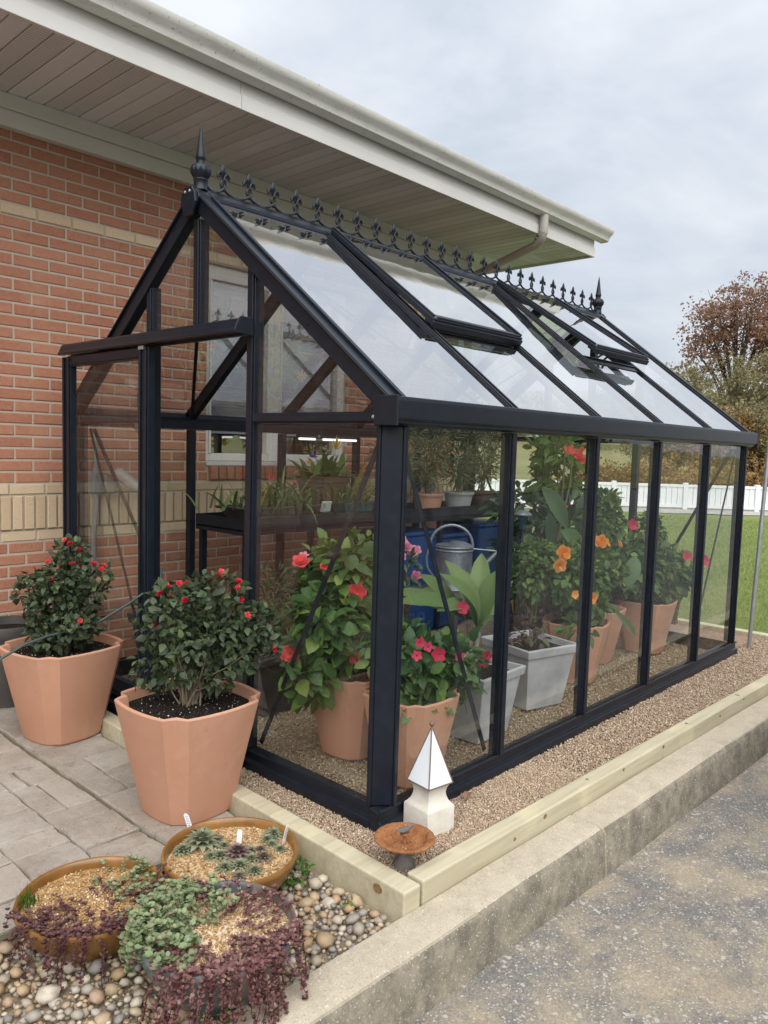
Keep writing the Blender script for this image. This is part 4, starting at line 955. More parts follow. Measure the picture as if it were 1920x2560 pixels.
# ================================================================== foliage tools
RH = Vector((math.sin(YAW), -math.cos(YAW), 0)); FH = Vector((math.cos(YAW), math.sin(YAW), 0))
def ray(x, y): return cf + cr * ((x - 960) / FPX) - cu * ((y - 1280) / FPX)
def at_y(x, y, Y):
    d = ray(x, y); return Vector(CAMP) + d * ((Y - CAMP[1]) / d.y)
def nrm(a): return a / np.maximum(np.linalg.norm(a, axis=-1, keepdims=True), 1e-9)
TD = (np.array([(0, 0, 0), (.45, .5, .07), (.45, -.5, .07), (1, 0, -.06), (.5, 0, -.01)]), np.array([(0, 4, 1), (4, 3, 1), (0, 2, 4), (4, 2, 3)]))
TQ = (np.array([(0, .0, 0), (.5, .5, .05), (1, 0, -.05), (.5, -.5, .0)]), np.array([(0, 2, 1), (0, 3, 2)]))
TO = (np.array([(0, 0, 0), (.2, 0, .01), (.45, 0, .0), (.75, 0, -.05), (1, 0, -.14), (.18, .34, .07), (.42, .5, .09), (.74, .33, .02), (.18, -.34, .07), (.42, -.5, .09), (.74, -.33, .02)]),
      np.array([(0, 1, 5), (1, 2, 6), (1, 6, 5), (2, 3, 7), (2, 7, 6), (3, 4, 7), (0, 8, 1), (1, 9, 2), (1, 8, 9), (2, 10, 3), (2, 9, 10), (3, 10, 4)]))
TR = (np.array([(0, 0, 0)] + [(.5 + .5 * math.cos(a), .5 * math.sin(a), .06 * (1 + math.cos(a))) for a in (2.4, 1.4, .4, -.4, -1.4, -2.4)]), np.array([(0, 2, 1), (0, 3, 2), (0, 4, 3), (0, 5, 4), (0, 6, 5)]))
TS = (np.array([(0, .5, 0), (0, -.5, 0), (.35, .55, .10), (.35, -.55, .10), (.7, .4, .06), (.7, -.4, .06), (1, 0, -.14)]), np.array([(0, 1, 3), (0, 3, 2), (2, 3, 5), (2, 5, 4), (4, 5, 6)]))
def leaves(P, D, N, size, asp, tm):
    D = nrm(D); B = nrm(np.cross(N, D)); N = np.cross(D, B); T0, F0 = tm; n = len(P); k = len(T0)
    s = size[:, None, None]; a = (asp if np.ndim(asp) else np.full(n, asp))[:, None, None]
    V = P[:, None] + s * (T0[None, :, :1] * D[:, None] + T0[None, :, 1:2] * a * B[:, None] + T0[None, :, 2:] * N[:, None])
    F = F0[None] + (np.arange(n) * k)[:, None, None]; return V.reshape(-1, 3), F.reshape(-1, 3), len(F0)
def lobe_points(lobes, n, rng, shell=.45):
    C = np.array([l[0] for l in lobes], float); R = np.array([l[1] for l in lobes], float)
    w = (R.prod(1)) ** .6; k = rng.choice(len(lobes), n, p=w / w.sum()); d = nrm(rng.normal(size=(n, 3))); r = shell + (1 - shell) * rng.random(n) ** .55
    return C[k] + d * R[k] * r[:, None], nrm(d / R[k]), k
def foliage(name, parent, lobes, n, size, asp, mat, rng, tm=TD, shell=.45, droop=-.1, up=.55, outw=.8, rand=.55, clip=None, kind=None, smooth=False):
    P, O, k = lobe_points(lobes, n, rng, shell)
    if clip is not None:
        kk = clip(P); P, O = P[kk], O[kk]; n = len(P)
    D = O * outw + rng.normal(size=(n, 3)) * rand + np.array([0, 0, droop]); N = O * .5 + rng.normal(size=(n, 3)) * .35 + np.array([0, 0, up])
    s = rng.uniform(*size, n); V, F, q = leaves(P, D, N, s, asp * rng.uniform(.8, 1.2, n), tm)
    o = link_mesh(name, np_mesh(name, V, F, mat, np.repeat(rng.random(n), q), smooth), parent)
    if kind: o['kind'] = kind
    return o, P
def stems(name, parent, base, targets, r0, r1, mat, rng, spread=.02, bow=.25):
    m = MB(); base = Vector(base)
    for t_ in targets:
        t_ = Vector(t_); b = base + Vector((rng.normal(0, spread), rng.normal(0, spread), 0)); d = t_ - b
        m1 = b + d * .4 + Vector((-d.x * bow, -d.y * bow, abs(d.z) * .08)) + Vector(rng.normal(0, .008, 3)); m2 = b + d * .75 + Vector((-d.x * bow * .5, -d.y * bow * .5, 0)) + Vector(rng.normal(0, .008, 3))
        m.tube([b, m1, m2, t_], [r0, r0 * .8, (r0 + r1) / 2, r1], 5, False)
    return m.build(name, mat, parent, smooth=True)
def quat(d, roll=0): return (Vector(d).normalized().to_track_quat('Z', 'Y') @ Matrix.Rotation(roll, 3, 'Z').to_quaternion()).to_euler()
# flower shapes, facing +Z, about 1 unit across
def petals(rings, rng, nseg=3):
    V = []; F = []
    for (np_, r_in, r_out, z_in, z_out, wid, tw) in rings:
        for i in range(np_):
            a = 2 * PI * i / np_ + tw; e = np.array([math.cos(a), math.sin(a), 0]); g = np.array([-math.sin(a), math.cos(a), 0]); b = len(V)
            for q in range(nseg + 1):
                f = q / nseg; r = r_in + (r_out - r_in) * f; z = z_in + (z_out - z_in) * (f ** 1.4 if z_out > z_in else f); w = wid * math.sin(PI * (.18 + .70 * f)) * .5
                for s in (-1, 0, 1): V.append(e * r + g * w * s + np.array([0, 0, z + (.10 * w if s else 0) + rng.uniform(-.03, .03)]))
            for q in range(nseg):
                for s in range(2):
                    i0 = b + q * 3 + s; F.append((i0, i0 + 1, i0 + 4, i0 + 3))
    return np.array(V), np.array(F)
fr0 = np.random.default_rng(2)
FV = {'rose': petals([(5, .08, .52, 0, .16, .52, 0), (5, .06, .36, .05, .28, .42, .6), (4, .03, .20, .10, .34, .30, .2)], fr0), 'hibiscus': petals([(5, .03, .52, 0, .22, .50, 0), (3, .0, .05, .1, .55, .05, 0)], fr0, 4),
      'trumpet': petals([(5, .07, .50, .30, .42, .40, 0), (6, .03, .09, -.55, .30, .10, 0)], fr0, 3), 'canna': petals([(4, .04, .50, 0, .40, .34, 0), (3, .02, .30, .05, .55, .24, .7)], fr0), 'spike': petals([(7, .02, .45, 0, .30, .13, 0), (6, .02, .28, .1, .62, .11, .4), (4, .0, .12, .2, .85, .09, .1)], fr0)}
FM = {}
def flower(parent, kind, mat, p, d, size, roll=0):
    if (kind, mat) not in FM: FM[(kind, mat)] = np_mesh('flower', FV[kind][0], FV[kind][1], MT[mat], smooth=True)
    return link_mesh('flower', FM[(kind, mat)], parent, p, quat(d, roll), size)
def big_leaf(parent, base, tip, w, side_n, arch=.12, mat='big_leaf', fold=.16, shape=(0, .42, .80, 1.0, .92, .62, 0), name='leaf'):
    base = Vector(base); tip = Vector(tip); d = tip - base; L = d.length; dn = d.normalized(); nn = Vector(side_n); nn = (nn - dn * nn.dot(dn)).normalized(); b = nn.cross(dn)
    V = []; F = []; K = 25; sx_ = [i / (len(shape) - 1) for i in range(len(shape))]
    for i in range(K):
        f = i / (K - 1); h = float(np.interp(f, sx_, shape)) ** .85; c = base + d * f + nn * (arch * L * (math.sin(PI * f) - .3 * f * f)); hw = h * w / 2 + .0015; rib = nn * (.022 * w * (1 if i % 2 else -1)); sw = dn * (hw * .28)
        V += [c + b * hw + nn * fold * hw + sw, c + b * hw * .5 + nn * fold * hw * .35 + rib + sw * .5, c - nn * .004, c - b * hw * .5 + nn * fold * hw * .35 + rib + sw * .5, c - b * hw + nn * fold * hw + sw]
    for i in range(K - 1):
        for s in range(4): F.append((i * 5 + s, i * 5 + s + 1, i * 5 + s + 6, i * 5 + s + 5))
    n0 = len(V)
    return link_mesh(name, np_mesh(name, np.array([v[:] for v in V]), np.array(F), MT[mat], smooth=False), parent)

# ================================================================== terracotta planters
def square_pot(cx, cy_, z0, rot, half, h, label, mat='terra', soil='soil', taper=.63, group=None, name='terracotta_planter', soil_drop=.045, perlite=60, bulge=.10):
    """square planter with bowed sides and recessed corners"""
    t_ = thing(name, (cx, cy_, z0), label, 'planter', group)
    def ring(k, z, ins=0):
        pts_ = []; a = half * k; ch = .30 * a; c0 = math.cos(rot); s0 = math.sin(rot)
        for side in range(4):
            ang = side * PI / 2; e = (math.cos(ang), math.sin(ang)); g = (-math.sin(ang), math.cos(ang))
            for q in range(9):
                u = -1 + 2 * q / 8; tt = u * (a - ch); o_ = a * (1 + bulge * (1 - u * u)) - ins
                pts_.append((e[0] * o_ + g[0] * tt, e[1] * o_ + g[1] * tt))
            # the corner: a short flat between the two faces, dented at the rim
            nx = (math.cos(ang + PI / 2), math.sin(ang + PI / 2))
            o_ = (a - ins - ch / 2) * (1 - .05 * max(0, k - .7) / .3); pts_.append((e[0] * o_ + nx[0] * o_, e[1] * o_ + nx[1] * o_))
        return [(cx + x * c0 - y * s0, cy_ + x * s0 + y * c0, z) for x, y in pts_]
    m = MB(); th = .020; lv = []
    for f in (0, .02, .25, .5, .75, .95, .985): lv.append(ring(taper + (1 - taper) * f + (.0 if f else -.02), z0 + h * f))
    lv.append(ring(1.0, z0 + h * .995, .004)); lv.append(ring(1.0, z0 + h, th * .5)); lv.append(ring(1.0, z0 + h * .99, th)); lv.append(ring(.95, z0 + h * .80, th))
    n = len(lv[0]); vs = [p for r in lv for p in r]; fs = [(i * n + k, i * n + (k + 1) % n, (i + 1) * n + (k + 1) % n, (i + 1) * n + k) for i in range(len(lv) - 1) for k in range(n)] + [tuple(reversed(range(n)))]
    m.add(vs, fs); m.build('pot_body', MT[mat], t_, smooth=24)
    zs = z0 + h - soil_drop; r = ring(.965, zs, th * .9); rr_ = random.Random(int(cx * 997)); V = []; F = []
    for q, k in enumerate((1, .8, .6, .4, .2)): V += [(cx + (x - cx) * k, cy_ + (y - cy_) * k, zs + (0 if q == 0 else rr_.uniform(-.006, .010)) + .012 * (1 - k)) for x, y, _ in r]
    V.append((cx, cy_, zs + .015)); F = [(i * n + k, i * n + (k + 1) % n, (i + 1) * n + (k + 1) % n, (i + 1) * n + k) for i in range(4) for k in range(n)] + [(4 * n + k, 4 * n + (k + 1) % n, 5 * n) for k in range(n)]
    MB().add(V, F).build('soil', MT[soil], t_, smooth=True)
    if perlite:
        chips(perlite * 3, (cx - half, cx + half), (cy_ - half, cy_ + half), zs + .010, .003, .007, MT['perlite'], 'perlite', t_, lambda x, y: np.hypot(x - cx, y - cy_) < half * .86, np.random.default_rng(int(abs(cx * 991))))
        chips(perlite * 9, (cx - half, cx + half), (cy_ - half, cy_ + half), zs + .008, .004, .012, MT['soil'], 'bark_crumbs', t_, lambda x, y: np.hypot(x - cx, y - cy_) < half * .88, np.random.default_rng(int(abs(cx * 993))))
    return t_, Vector((cx, cy_, zs))
p0, s0 = square_pot(-.362, 1.80, PZ, math.radians(8), .232, .45, 'terracotta coloured planter with red rose by the sliding door, at the left edge')
p1, s1 = square_pot(-.350, .722, PZ, math.radians(2), .230, .45, 'terracotta coloured planter standing in front of the greenhouse, nearest to the glazed bowls')

# ================================================================== rose bushes
def rel(b, a, h, dep=0): return tuple(Vector(b) + RH * a + FH * dep + Vector((0, 0, h)))
def rose(base, lobes, n, label, fl, seed, bare):
    rng = np.random.default_rng(seed); t_ = thing('rose_bush', base, label, 'rose bush')
    L = [(rel(base, a, h, dp), (ra, ra * .95, rb)) for a, h, dp, ra, rb in lobes]
    o, P = foliage('foliage', t_, L, n, (.024, .046), .64, MT['rose_leaf'], rng, TO, .35, -.05, .5, .7, .7, clip=lambda P: P[:, 2] > base[2] + .005)
    stems('stems', t_, base, P[rng.choice(len(P), bare)], .0045, .0015, MT['twig'], rng, .022, .18)
    for i, (a, h, dp, s_) in enumerate(fl):
        p = Vector(rel(base, a, h, dp)); mid = Vector(L[0][0]); d = (p - mid).normalized() * .7 + Vector((-.35, -.35, .6)) + Vector(rng.normal(0, .3, 3))
        flower(t_, 'rose', 'red_petal' if i % 4 else 'coral_petal', p, d, s_ * rng.uniform(.85, 1.15), rng.uniform(0, 6))
    # a few spent pale calyxes
    return t_
k0 = .00188; k1 = .00152
F0 = [(192, 1327), (195, 1340), (205, 1358), (150, 1383), (200, 1390), (213, 1402), (160, 1425), (255, 1390), (270, 1398), (282, 1397), (265, 1432), (165, 1515), (230, 1530)]
fl0 = [((x - 163) * k0, (1626 - y) * k0, -.10 + .05 * ((i * 7) % 3), .031 if i % 3 else .024) for i, (x, y) in enumerate(F0)]
rose(tuple(s0), [(.01, .235, 0, .17, .15), (.045, .46, 0, .085, .105), (.165, .36, -.02, .085, .075), (-.125, .30, 0, .10, .10), (.0, .09, -.02, .14, .085), (.09, .17, -.06, .12, .10), (-.06, .17, -.05, .10, .10), (.02, .36, -.04, .13, .09)], 2000, 'smaller rose bush with dark leaves and red blooms, in the planter by the brick wall', fl0, 21, 26)
F1 = [(570, 1397), (548, 1420), (478, 1437), (465, 1430), (420, 1450), (410, 1464), (480, 1472), (600, 1433), (607, 1447), (620, 1465), (458, 1495), (400, 1545), (637, 1505), (390, 1618), (697, 1595), (680, 1615), (640, 1600), (727, 1635)]
fl1 = [((x - 479) * k1, (1761 - y) * k1, -.08 + .05 * ((i * 5) % 3), .035 if i % 3 else .026) for i, (x, y) in enumerate(F1)]
fl1 = fl1[:15]
rose(tuple(s1), [(-.06, .335, -.02, .15, .12), (.095, .455, 0, .12, .085), (-.06, .43, 0, .09, .065), (.25, .335, .0, .095, .085), (.20, .225, -.03, .085, .09), (-.155, .16, -.03, .055, .09), (.04, .285, -.04, .14, .09), (.13, .33, .02, .12, .11), (.12, .11, -.04, .05, .05), (.30, .28, .0, .06, .06), (-.02, .17, -.03, .10, .07), (.10, .18, .03, .10, .08), (-.09, .09, .0, .05, .05)], 2100, 'spreading rose bush with red blooms and bare stems in the planter before the greenhouse', fl1, 22, 26)
m = MB(); rr_ = random.Random(4)
for q in range(9):
    a = rr_.uniform(0, 6.28); r_ = rr_.uniform(.01, .045); b = s1 + Vector((.02 * math.cos(a), .02 * math.sin(a), 0)); m.tube([b, b + Vector((r_ * math.cos(a), r_ * math.sin(a), .10)), b + Vector((r_ * 1.5 * math.cos(a), r_ * 1.5 * math.sin(a), .2))], [.006, .004, .002], 5, False)
bare = m.build('dry_canes', MT['trunk_grey'], bpy.data.objects['rose_bush.001'], smooth=True)

# ================================================================== glazed bowls with succulents
def bowl(cx, cy_, r, zr, mat, label, depth=.15):
    zb_ = zr - depth; t_ = thing('glazed_bowl', (cx, cy_, zb_), label, 'bowl')
    pr = [(0, 0), (r * .52, 0), (r * .56, .012), (r * .72, .04), (r * .88, .085), (r * .97, .12), (r * .985, .132), (r * 1.0, .138), (r * 1.008, .147), (r * .995, .154), (r * .965, .154), (r * .945, .148), (r * .93, .135), (r * .915, .10)]
    s_ = depth / .154; MB().lathe([(a, b * s_) for a, b in pr], (cx, cy_, zb_), 64).build('bowl_body', MT[mat], t_, smooth=55)
    zg = zr - .032; V = [(cx, cy_, zg + .012)]; N = 32; F = []
    for q, k in enumerate((.3, .6, .93)): V += [(cx + r * k * math.cos(2 * PI * i / N), cy_ + r * k * math.sin(2 * PI * i / N), zg + .012 * (1 - k)) for i in range(N)]
    F = [(0, 1 + i, 1 + (i + 1) % N) for i in range(N)] + [(1 + q * N + i, 1 + (q + 1) * N + i, 1 + (q + 1) * N + (i + 1) % N, 1 + q * N + (i + 1) % N) for q in range(2) for i in range(N)]
    MB().add(V, F).build('grit_surface', MT['grit'], t_, smooth=True)
    chips(5200, (cx - r, cx + r), (cy_ - r, cy_ + r), lambda x, y: zg + .012 * (1 - np.hypot(x - cx, y - cy_) / r), .005, .0125, MT['grit'], 'grit', t_, lambda x, y: np.hypot(x - cx, y - cy_) < r * .91, np.random.default_rng(int(abs(cx) * 1000)))
    return t_, zg
BA = (-.972, .275, .213); BB = (-.540, .178, .222); BC = (-.835, -.170, .213)
bA, zA = bowl(*BA, .040, 'amber', 'amber glazed bowl with dark purple stonecrop, at the left by the pavers', .155)
bB, zB = bowl(*BB, .055, 'amber', 'amber glazed bowl of houseleeks with white plant labels', .165)
bC, zC = bowl(*BC, .088, 'blueglaze', 'blue grey glazed bowl overflowing with burgundy stonecrop, nearest the kerb', .19)
def trailing(name, label, specs, mat, seed, lsize, tm=TR):
    """stonecrop: creeping stems that run over the grit and hang over the rim, leaves in whorls"""
    rng = np.random.default_rng(seed); t_ = thing(name, specs[0][0], label, 'stonecrop'); P = []; D = []; N = []; m = MB()
    for (c, R, zg, a0, a1, r0_, r1_, n, ln, hang, hgt) in specs:
        for _ in range(n):
            a = math.radians(rng.uniform(a0, a1)); r = R * math.sqrt(rng.uniform(r0_ ** 2, r1_ ** 2)); p = Vector((c[0] + r * math.cos(a), c[1] + r * math.sin(a), zg + .005))
            h = a + rng.normal(0, .7); L = ln * rng.uniform(.5, 1.2); pts_ = [p.copy()]; step = .012; up = hgt * rng.uniform(.6, 1.3); z_top = zg + up
            for q in range(int(L / step)):
                rad = math.hypot(p.x - c[0], p.y - c[1]); out = rad > R * .985
                if out and hang:
                    dv = Vector((math.cos(h) * .30, math.sin(h) * .30, -1)) if rad > R * 1.03 else Vector((math.cos(h), math.sin(h), .1))
                else:
                    tz = (z_top - p.z) / .03; dv = Vector((math.cos(h), math.sin(h), max(-.6, min(1.6, tz))))
                    if rad > R * .85 and not hang: h += .5
                    if rad > R * .80: dv.z = max(dv.z, (zg + .045 - p.z) * 30)
                dv += Vector(rng.normal(0, .28, 3)); p = p + dv.normalized() * step
                p.z = max(p.z, PBZ + .012 if out else zg + .004); h += rng.normal(0, .16); pts_.append(p.copy())
                for w_ in range(3):
                    an = rng.uniform(0, 6.28); P.append(p[:]); D.append((math.cos(an), math.sin(an), rng.uniform(-.1, .7))); N.append((rng.normal(0, .3), rng.normal(0, .3), 1))
            if len(pts_) > 2: m.tube(pts_[::2] if len(pts_) > 5 else pts_, .0011, 4, False)
            for w_ in range(6):
                an = w_ * 1.05 + rng.uniform(0, .4); P.append(p[:]); D.append((math.cos(an), math.sin(an), .5)); N.append((0, 0, 1))
    P = np.array(P); n = len(P); V, F, q = leaves(P, np.array(D), np.array(N), rng.uniform(*lsize, n), 1.0, tm)
    link_mesh('foliage', np_mesh('foliage', V, F, MT[mat], np.repeat(rng.random(n), q)), t_); m.build('stems', MT['stem'] if 'green' in mat else MT['coleus'], t_); return t_
cA, cB, cC = (BA[0], BA[1], zA), (BB[0], BB[1], zB), (BC[0], BC[1], zC)
trailing('stonecrop', 'dark purple stonecrop creeping over the front rim of the left amber bowl', [(cA, BA[2], zA, 170, 350, .05, .92, 95, .13, True, .020), (cA, BA[2], zA, 200, 300, .75, .95, 30, .16, True, .03)], 'sedum_dark', 31, (.006, .011))
trailing('stonecrop', 'grey green stonecrop tufts at the right side of the left amber bowl', [(cA, BA[2], zA, -60, 50, .25, .88, 34, .07, False, .03)], 'sedum_green', 33, (.008, .013))
trailing('stonecrop', 'green round leaved stonecrop mounding between the three bowls', [(cC, BC[2], zC, 60, 200, .05, .92, 78, .12, True, .045), (cC, BC[2], zC, 100, 165, .6, .98, 34, .16, True, .065)], 'sedum_green', 34, (.009, .0165))
trailing('stonecrop', 'burgundy stonecrop hanging over the front of the blue bowl', [(cC, BC[2], zC, 175, 330, .05, .82, 80, .12, True, .016), (cC, BC[2], zC, 200, 300, .6, .95, 48, .25, True, .020)], 'sedum_red', 35, (.007, .012))
trailing('stonecrop', 'sparse pinkish green stonecrop sprigs on the grit right side of the blue bowl', [(cC, BC[2], zC, -15, 70, .25, .8, 26, .08, False, .035)], 'sedum_red', 36, (.007, .012))
# houseleeks in the middle bowl
def rosette_mesh(seed, mat, lay=5, core=None):
    rng = np.random.default_rng(seed); P = []; D = []; S_ = []
    for q in range(lay):
        f = q / (lay - 1); nn = int(13 - 6 * f)
        for i in range(nn):
            a = 2 * PI * (i + .5 * (q % 2)) / nn + rng.normal(0, .06); el = .18 + 1.15 * f; P.append((.10 * math.cos(a) * (1 - f), .10 * math.sin(a) * (1 - f), .10 + .28 * f)); D.append((math.cos(a) * math.cos(el), math.sin(a) * math.cos(el), math.sin(el))); S_.append(.92 - .50 * f)
    P = np.array(P); D = np.array(D); N = np.array([0, 0, 1.0]) - D * D[:, 2:3]; N = nrm(N + 1e-6); n = len(P); V, F, k = leaves(P, D, N, np.array(S_), .36, TS)
    return np_mesh('rosette', V, F, MT[mat], np.repeat(rng.random(n), k), True)
RM = {'g': rosette_mesh(1, 'rosette'), 'p': rosette_mesh(2, 'rosette_purple')}; RCORE = rosette_mesh(5, 'rosette_core', 4)
B4 = lambda a, b: (380 + a * .217, 2020 + b * .217)
def on_z(q, z):
    d = ray(*q); return Vector(CAMP) + d * ((z - CAMP[2]) / d.z)
hl = [((575, 390), .052, 'g', 'largest grey green houseleek rosette, left of the middle label'), ((355, 465), .028, 'g', 'houseleek rosette at the left rim of the label bowl'), ((500, 250), .020, 'p', 'small brown houseleek at the foot of the left label'), ((600, 240), .020, 'g', 'small green houseleek behind the largest rosette'), ((750, 330), .022, 'p', 'reddish houseleek right behind the largest rosette'), ((825, 410), .022, 'g', 'dark green houseleek left of the middle label'),
      ((680, 525), .021, 'g', 'small spiky houseleek before the largest rosette'), ((785, 530), .028, 'g', 'green houseleek left of the purple hearted rosette'), ((985, 520), .042, 'p', 'purple hearted houseleek rosette at the foot of the middle label'), ((1140, 560), .024, 'g', 'bright green houseleek right of the purple hearted rosette'), ((1280, 545), .027, 'p', 'brown tipped houseleek towards the right rim'), ((1250, 450), .021, 'p', 'dull houseleek behind the brown tipped one'),
      ((840, 660), .026, 'g', 'houseleek at the front of the bowl, left of the yellow green one'), ((1010, 640), .029, 'g', 'yellow green houseleek at the front centre of the label bowl'), ((1185, 690), .022, 'g', 'houseleek by the front right rim of the label bowl'), ((1010, 750), .021, 'p', 'reddish houseleek at the very front of the label bowl'), ((1400, 270), .028, 'g', 'blue green houseleek cluster beside the right label'), ((1330, 330), .022, 'g', 'blue green houseleek left of the cluster by the right label'), ((1380, 380), .018, 'g', 'tiny blue green houseleek below the right cluster'), ((1480, 440), .018, 'g', 'tiny houseleek at the foot of the right label'), ((1135, 460), .022, 'g', 'small green houseleek right of the middle label')]
for q, r_, kd, lab in hl:
    p = on_z(B4(*q), zB + .02); o = thing('houseleek', (p.x, p.y, zB), lab, 'succulent', 'houseleeks in the label bowl')
    link_mesh('rosette', RM[kd], o, (p.x, p.y, zB + .002), (random.uniform(-.15, .15), random.uniform(-.15, .15), random.uniform(0, 6)), r_ * 1.45)
    if 'purple hearted' in lab and 'foot' in lab: link_mesh('heart', RCORE, o, (p.x, p.y, zB + .004 + r_ * .35), None, r_ * .9)
for (q, tilt, lab) in (((450, 260), -.32, 'white plant label leaning left in the houseleek bowl'), ((1000, 430), .05, 'blank white plant label upright in the middle of the houseleek bowl'), ((1515, 400), .20, 'narrow white plant label at the right rim of the houseleek bowl')):
    p = on_z(B4(*q), zB + .008); o = thing('plant_label', p, lab, 'plant label'); side = RH if 'narrow' not in lab else (RH * .45 + FH * .89); nn = side.cross(Vector((0, 0, 1))); axis = (Vector((0, 0, 1)) + RH * tilt).normalized()
    m = MB(); Lh = .052 if 'upright' in lab else .060; m.obox(p + axis * Lh * .45, side * .0088, nn * .0007, axis * Lh * .52); m.obox(p + axis * (Lh * .97 + .003), side * .0060, nn * .0007, axis * .003); m.build('blade', MT['white_plastic'], o)
    if 'upright' not in lab:
        m = MB(); rr_ = random.Random(1)
        for q_ in range(5): m.obox(p + axis * (Lh * (.35 + .13 * q_)) - nn * .0010 * (1 if nn.dot(FH) > 0 else -1), side * rr_.uniform(.004, .007), nn * .0002, axis * .0009)
        m.build('handwriting', MT['ink'], o)
# weeds
def weed(p, r_, n, label, mat='weed', sz=(.012, .026)):
    t_ = thing('weed', p, label, 'weed'); foliage('foliage', t_, [((p[0], p[1], p[2] + r_ * .55), (r_, r_, r_ * .6))], n, sz, .7, MT[mat], np.random.default_rng(int(abs(p[0] * 7919))), TO, .3); return t_
weed((-.37, .06, PBZ + .01), .062, 130, 'bright green weed sprouting between bowl and timber corner'); weed((-.885, .075, PBZ + .015), .03, 22, 'small pale weed in the pebbles between the two front bowls', 'sedum_green'); weed((-.335, -.19, PBZ + .01), .025, 16, 'tiny weed in the pebbles at the kerb'); weed((-.92, -.30, PBZ + .01), .04, 30, 'low weed at the foot of the blue bowl')
t_ = thing('grass_tuft', (-1.11, .40, zA), 'thin grass tuft at the back left of the left amber bowl', 'grass'); rng = np.random.default_rng(8); n = 40; P = np.stack([rng.normal(-1.115, .014, n), rng.normal(.385, .014, n), np.full(n, zA)], -1); D = np.stack([rng.normal(0, .25, n), rng.normal(0, .25, n), np.ones(n)], -1)
V, F, q = leaves(P, D, rng.normal(size=(n, 3)), rng.uniform(.03, .07, n), .05, TD); link_mesh('blades', np_mesh('blades', V, F, MT['weed'], np.repeat(rng.random(n), q)), t_)
# twigs and straw on the pebbles
m = MB(); rr_ = random.Random(9)
for q in range(26):
    x, y = rr_.uniform(-1.5, -.4), rr_.uniform(-.3, .38); a = rr_.uniform(0, 3.14); l_ = rr_.uniform(.02, .06); m.tube([(x, y, PBZ + .03), (x + l_ * math.cos(a), y + l_ * math.sin(a), PBZ + .034)], .0009, 4)
tag(m.build('dry_straw', MT['trunk_grey']), 'dry straw and twigs strewn over the pebbles', 'straw', kind='stuff')
# ================================================================== garden ornaments by the near corner
PC = Vector((.150, -.102, -.02)); t_ = thing('post_cap', PC, 'white wooden post cap with opal glass pyramid top standing at the greenhouse corner', 'post cap')
def sq(h, z, rot=math.radians(-8)):
    return [(PC.x + h * (a * math.cos(rot) - b * math.sin(rot)), PC.y + h * (a * math.sin(rot) + b * math.cos(rot)), z) for a, b in ((-1, -1), (1, -1), (1, 1), (-1, 1))]
def loft(levels):
    m = MB(); v = [p for l in levels for p in l]; m.add(v, [(i * 4 + k, i * 4 + (k + 1) % 4, (i + 1) * 4 + (k + 1) % 4, (i + 1) * 4 + k) for i in range(len(levels) - 1) for k in range(4)] + [(3, 2, 1, 0), tuple(range(len(levels) * 4 - 4, len(levels) * 4))]); return m
loft([sq(.067, -.03), sq(.067, .078), sq(.065, .082), sq(.058, .088), sq(.050, .100), sq(.0445, .116), sq(.043, .130), sq(.0455, .145), sq(.052, .158), sq(.056, .163)]).build('wooden_base', MT['oldwhite'], t_, smooth=30, bevel=.0015)
ZP = .166; AP = Vector((PC.x, PC.y, .372)); c4 = [Vector(p) for p in sq(.0595, ZP)]
for i in range(4):
    a, b = c4[i], c4[(i + 1) % 4]; n_ = (b - a).cross(AP - a).normalized() * .003; k_ = [a.lerp(AP, .01), b.lerp(AP, .01), AP.lerp((a + b) / 2, .01)]
    MB().add([p for p in k_] + [p - n_ for p in k_], [(0, 1, 2), (5, 4, 3), (0, 1, 4, 3), (1, 2, 5, 4), (2, 0, 3, 5)]).build('glass_facet', MT['mirror'], t_)
m = MB()
for i in range(4): m.tube([c4[i], AP + Vector((0, 0, .002))], .0027, 6); m.tube([c4[i], c4[(i + 1) % 4]], .0030, 6)
m.build('lead_edging', MT['lead'], t_, smooth=50)
MB().lathe([(0, -.010), (.006, -.0085), (.0095, -.003), (.010, .001), (.008, .007), (.004, .0095), (0, .010)], (AP.x, AP.y, AP.z + .011), 14).build('ball', MT['lead'], t_, smooth=60)
BX, BY = -.118, -.216
t_ = thing('bird_bath', (BX, BY, -.02), 'small rusty iron bird bath with a bird figure, in the gravel corner', 'bird bath')
MB().lathe([(0, 0), (.040, 0), (.042, .010), (.036, .016), (.031, .030), (.022, .044), (.016, .060), (.018, .082), (0, .082)], (BX, BY, -.02), 20, lambda i, k: 1.0 if i in (0, 8) else (1 if k % 2 else .955)).build('foot', MT['iron'], t_, smooth=40)
MB().lathe([(0, .078), (.030, .079), (.062, .084), (.088, .098), (.103, .106), (.104, .110), (.100, .112), (.080, .110), (.074, .104), (.066, .094), (.040, .088), (0, .087)], (BX, BY, -.02), 40, lambda i, k: 1.0 if i < 3 or i > 7 else (1 if k % 2 else .985)).build('dish', MT['rust'], t_, smooth=45)
m = MB().lathe([(0, 0), (.008, 0), (.006, .012), (.006, .026), (.016, .032), (.017, .036), (0, .038)], (BX, BY, .066), 12); m.build('perch', MT['rust'], t_, smooth=40)
m = MB(); b = Vector((BX, BY, .113)); d = RH * .95 + FH * .3; d.normalize()
m.tube([b - d * .032 + Vector((0, 0, .006)), b - d * .020 + Vector((0, 0, .003)), b - d * .004 + Vector((0, 0, .001)), b + d * .010 + Vector((0, 0, .004)), b + d * .017 + Vector((0, 0, .011)), b + d * .023 + Vector((0, 0, .015)), b + d * .030 + Vector((0, 0, .014))], [.003, .006, .0115, .010, .0065, .0070, .001], 8)
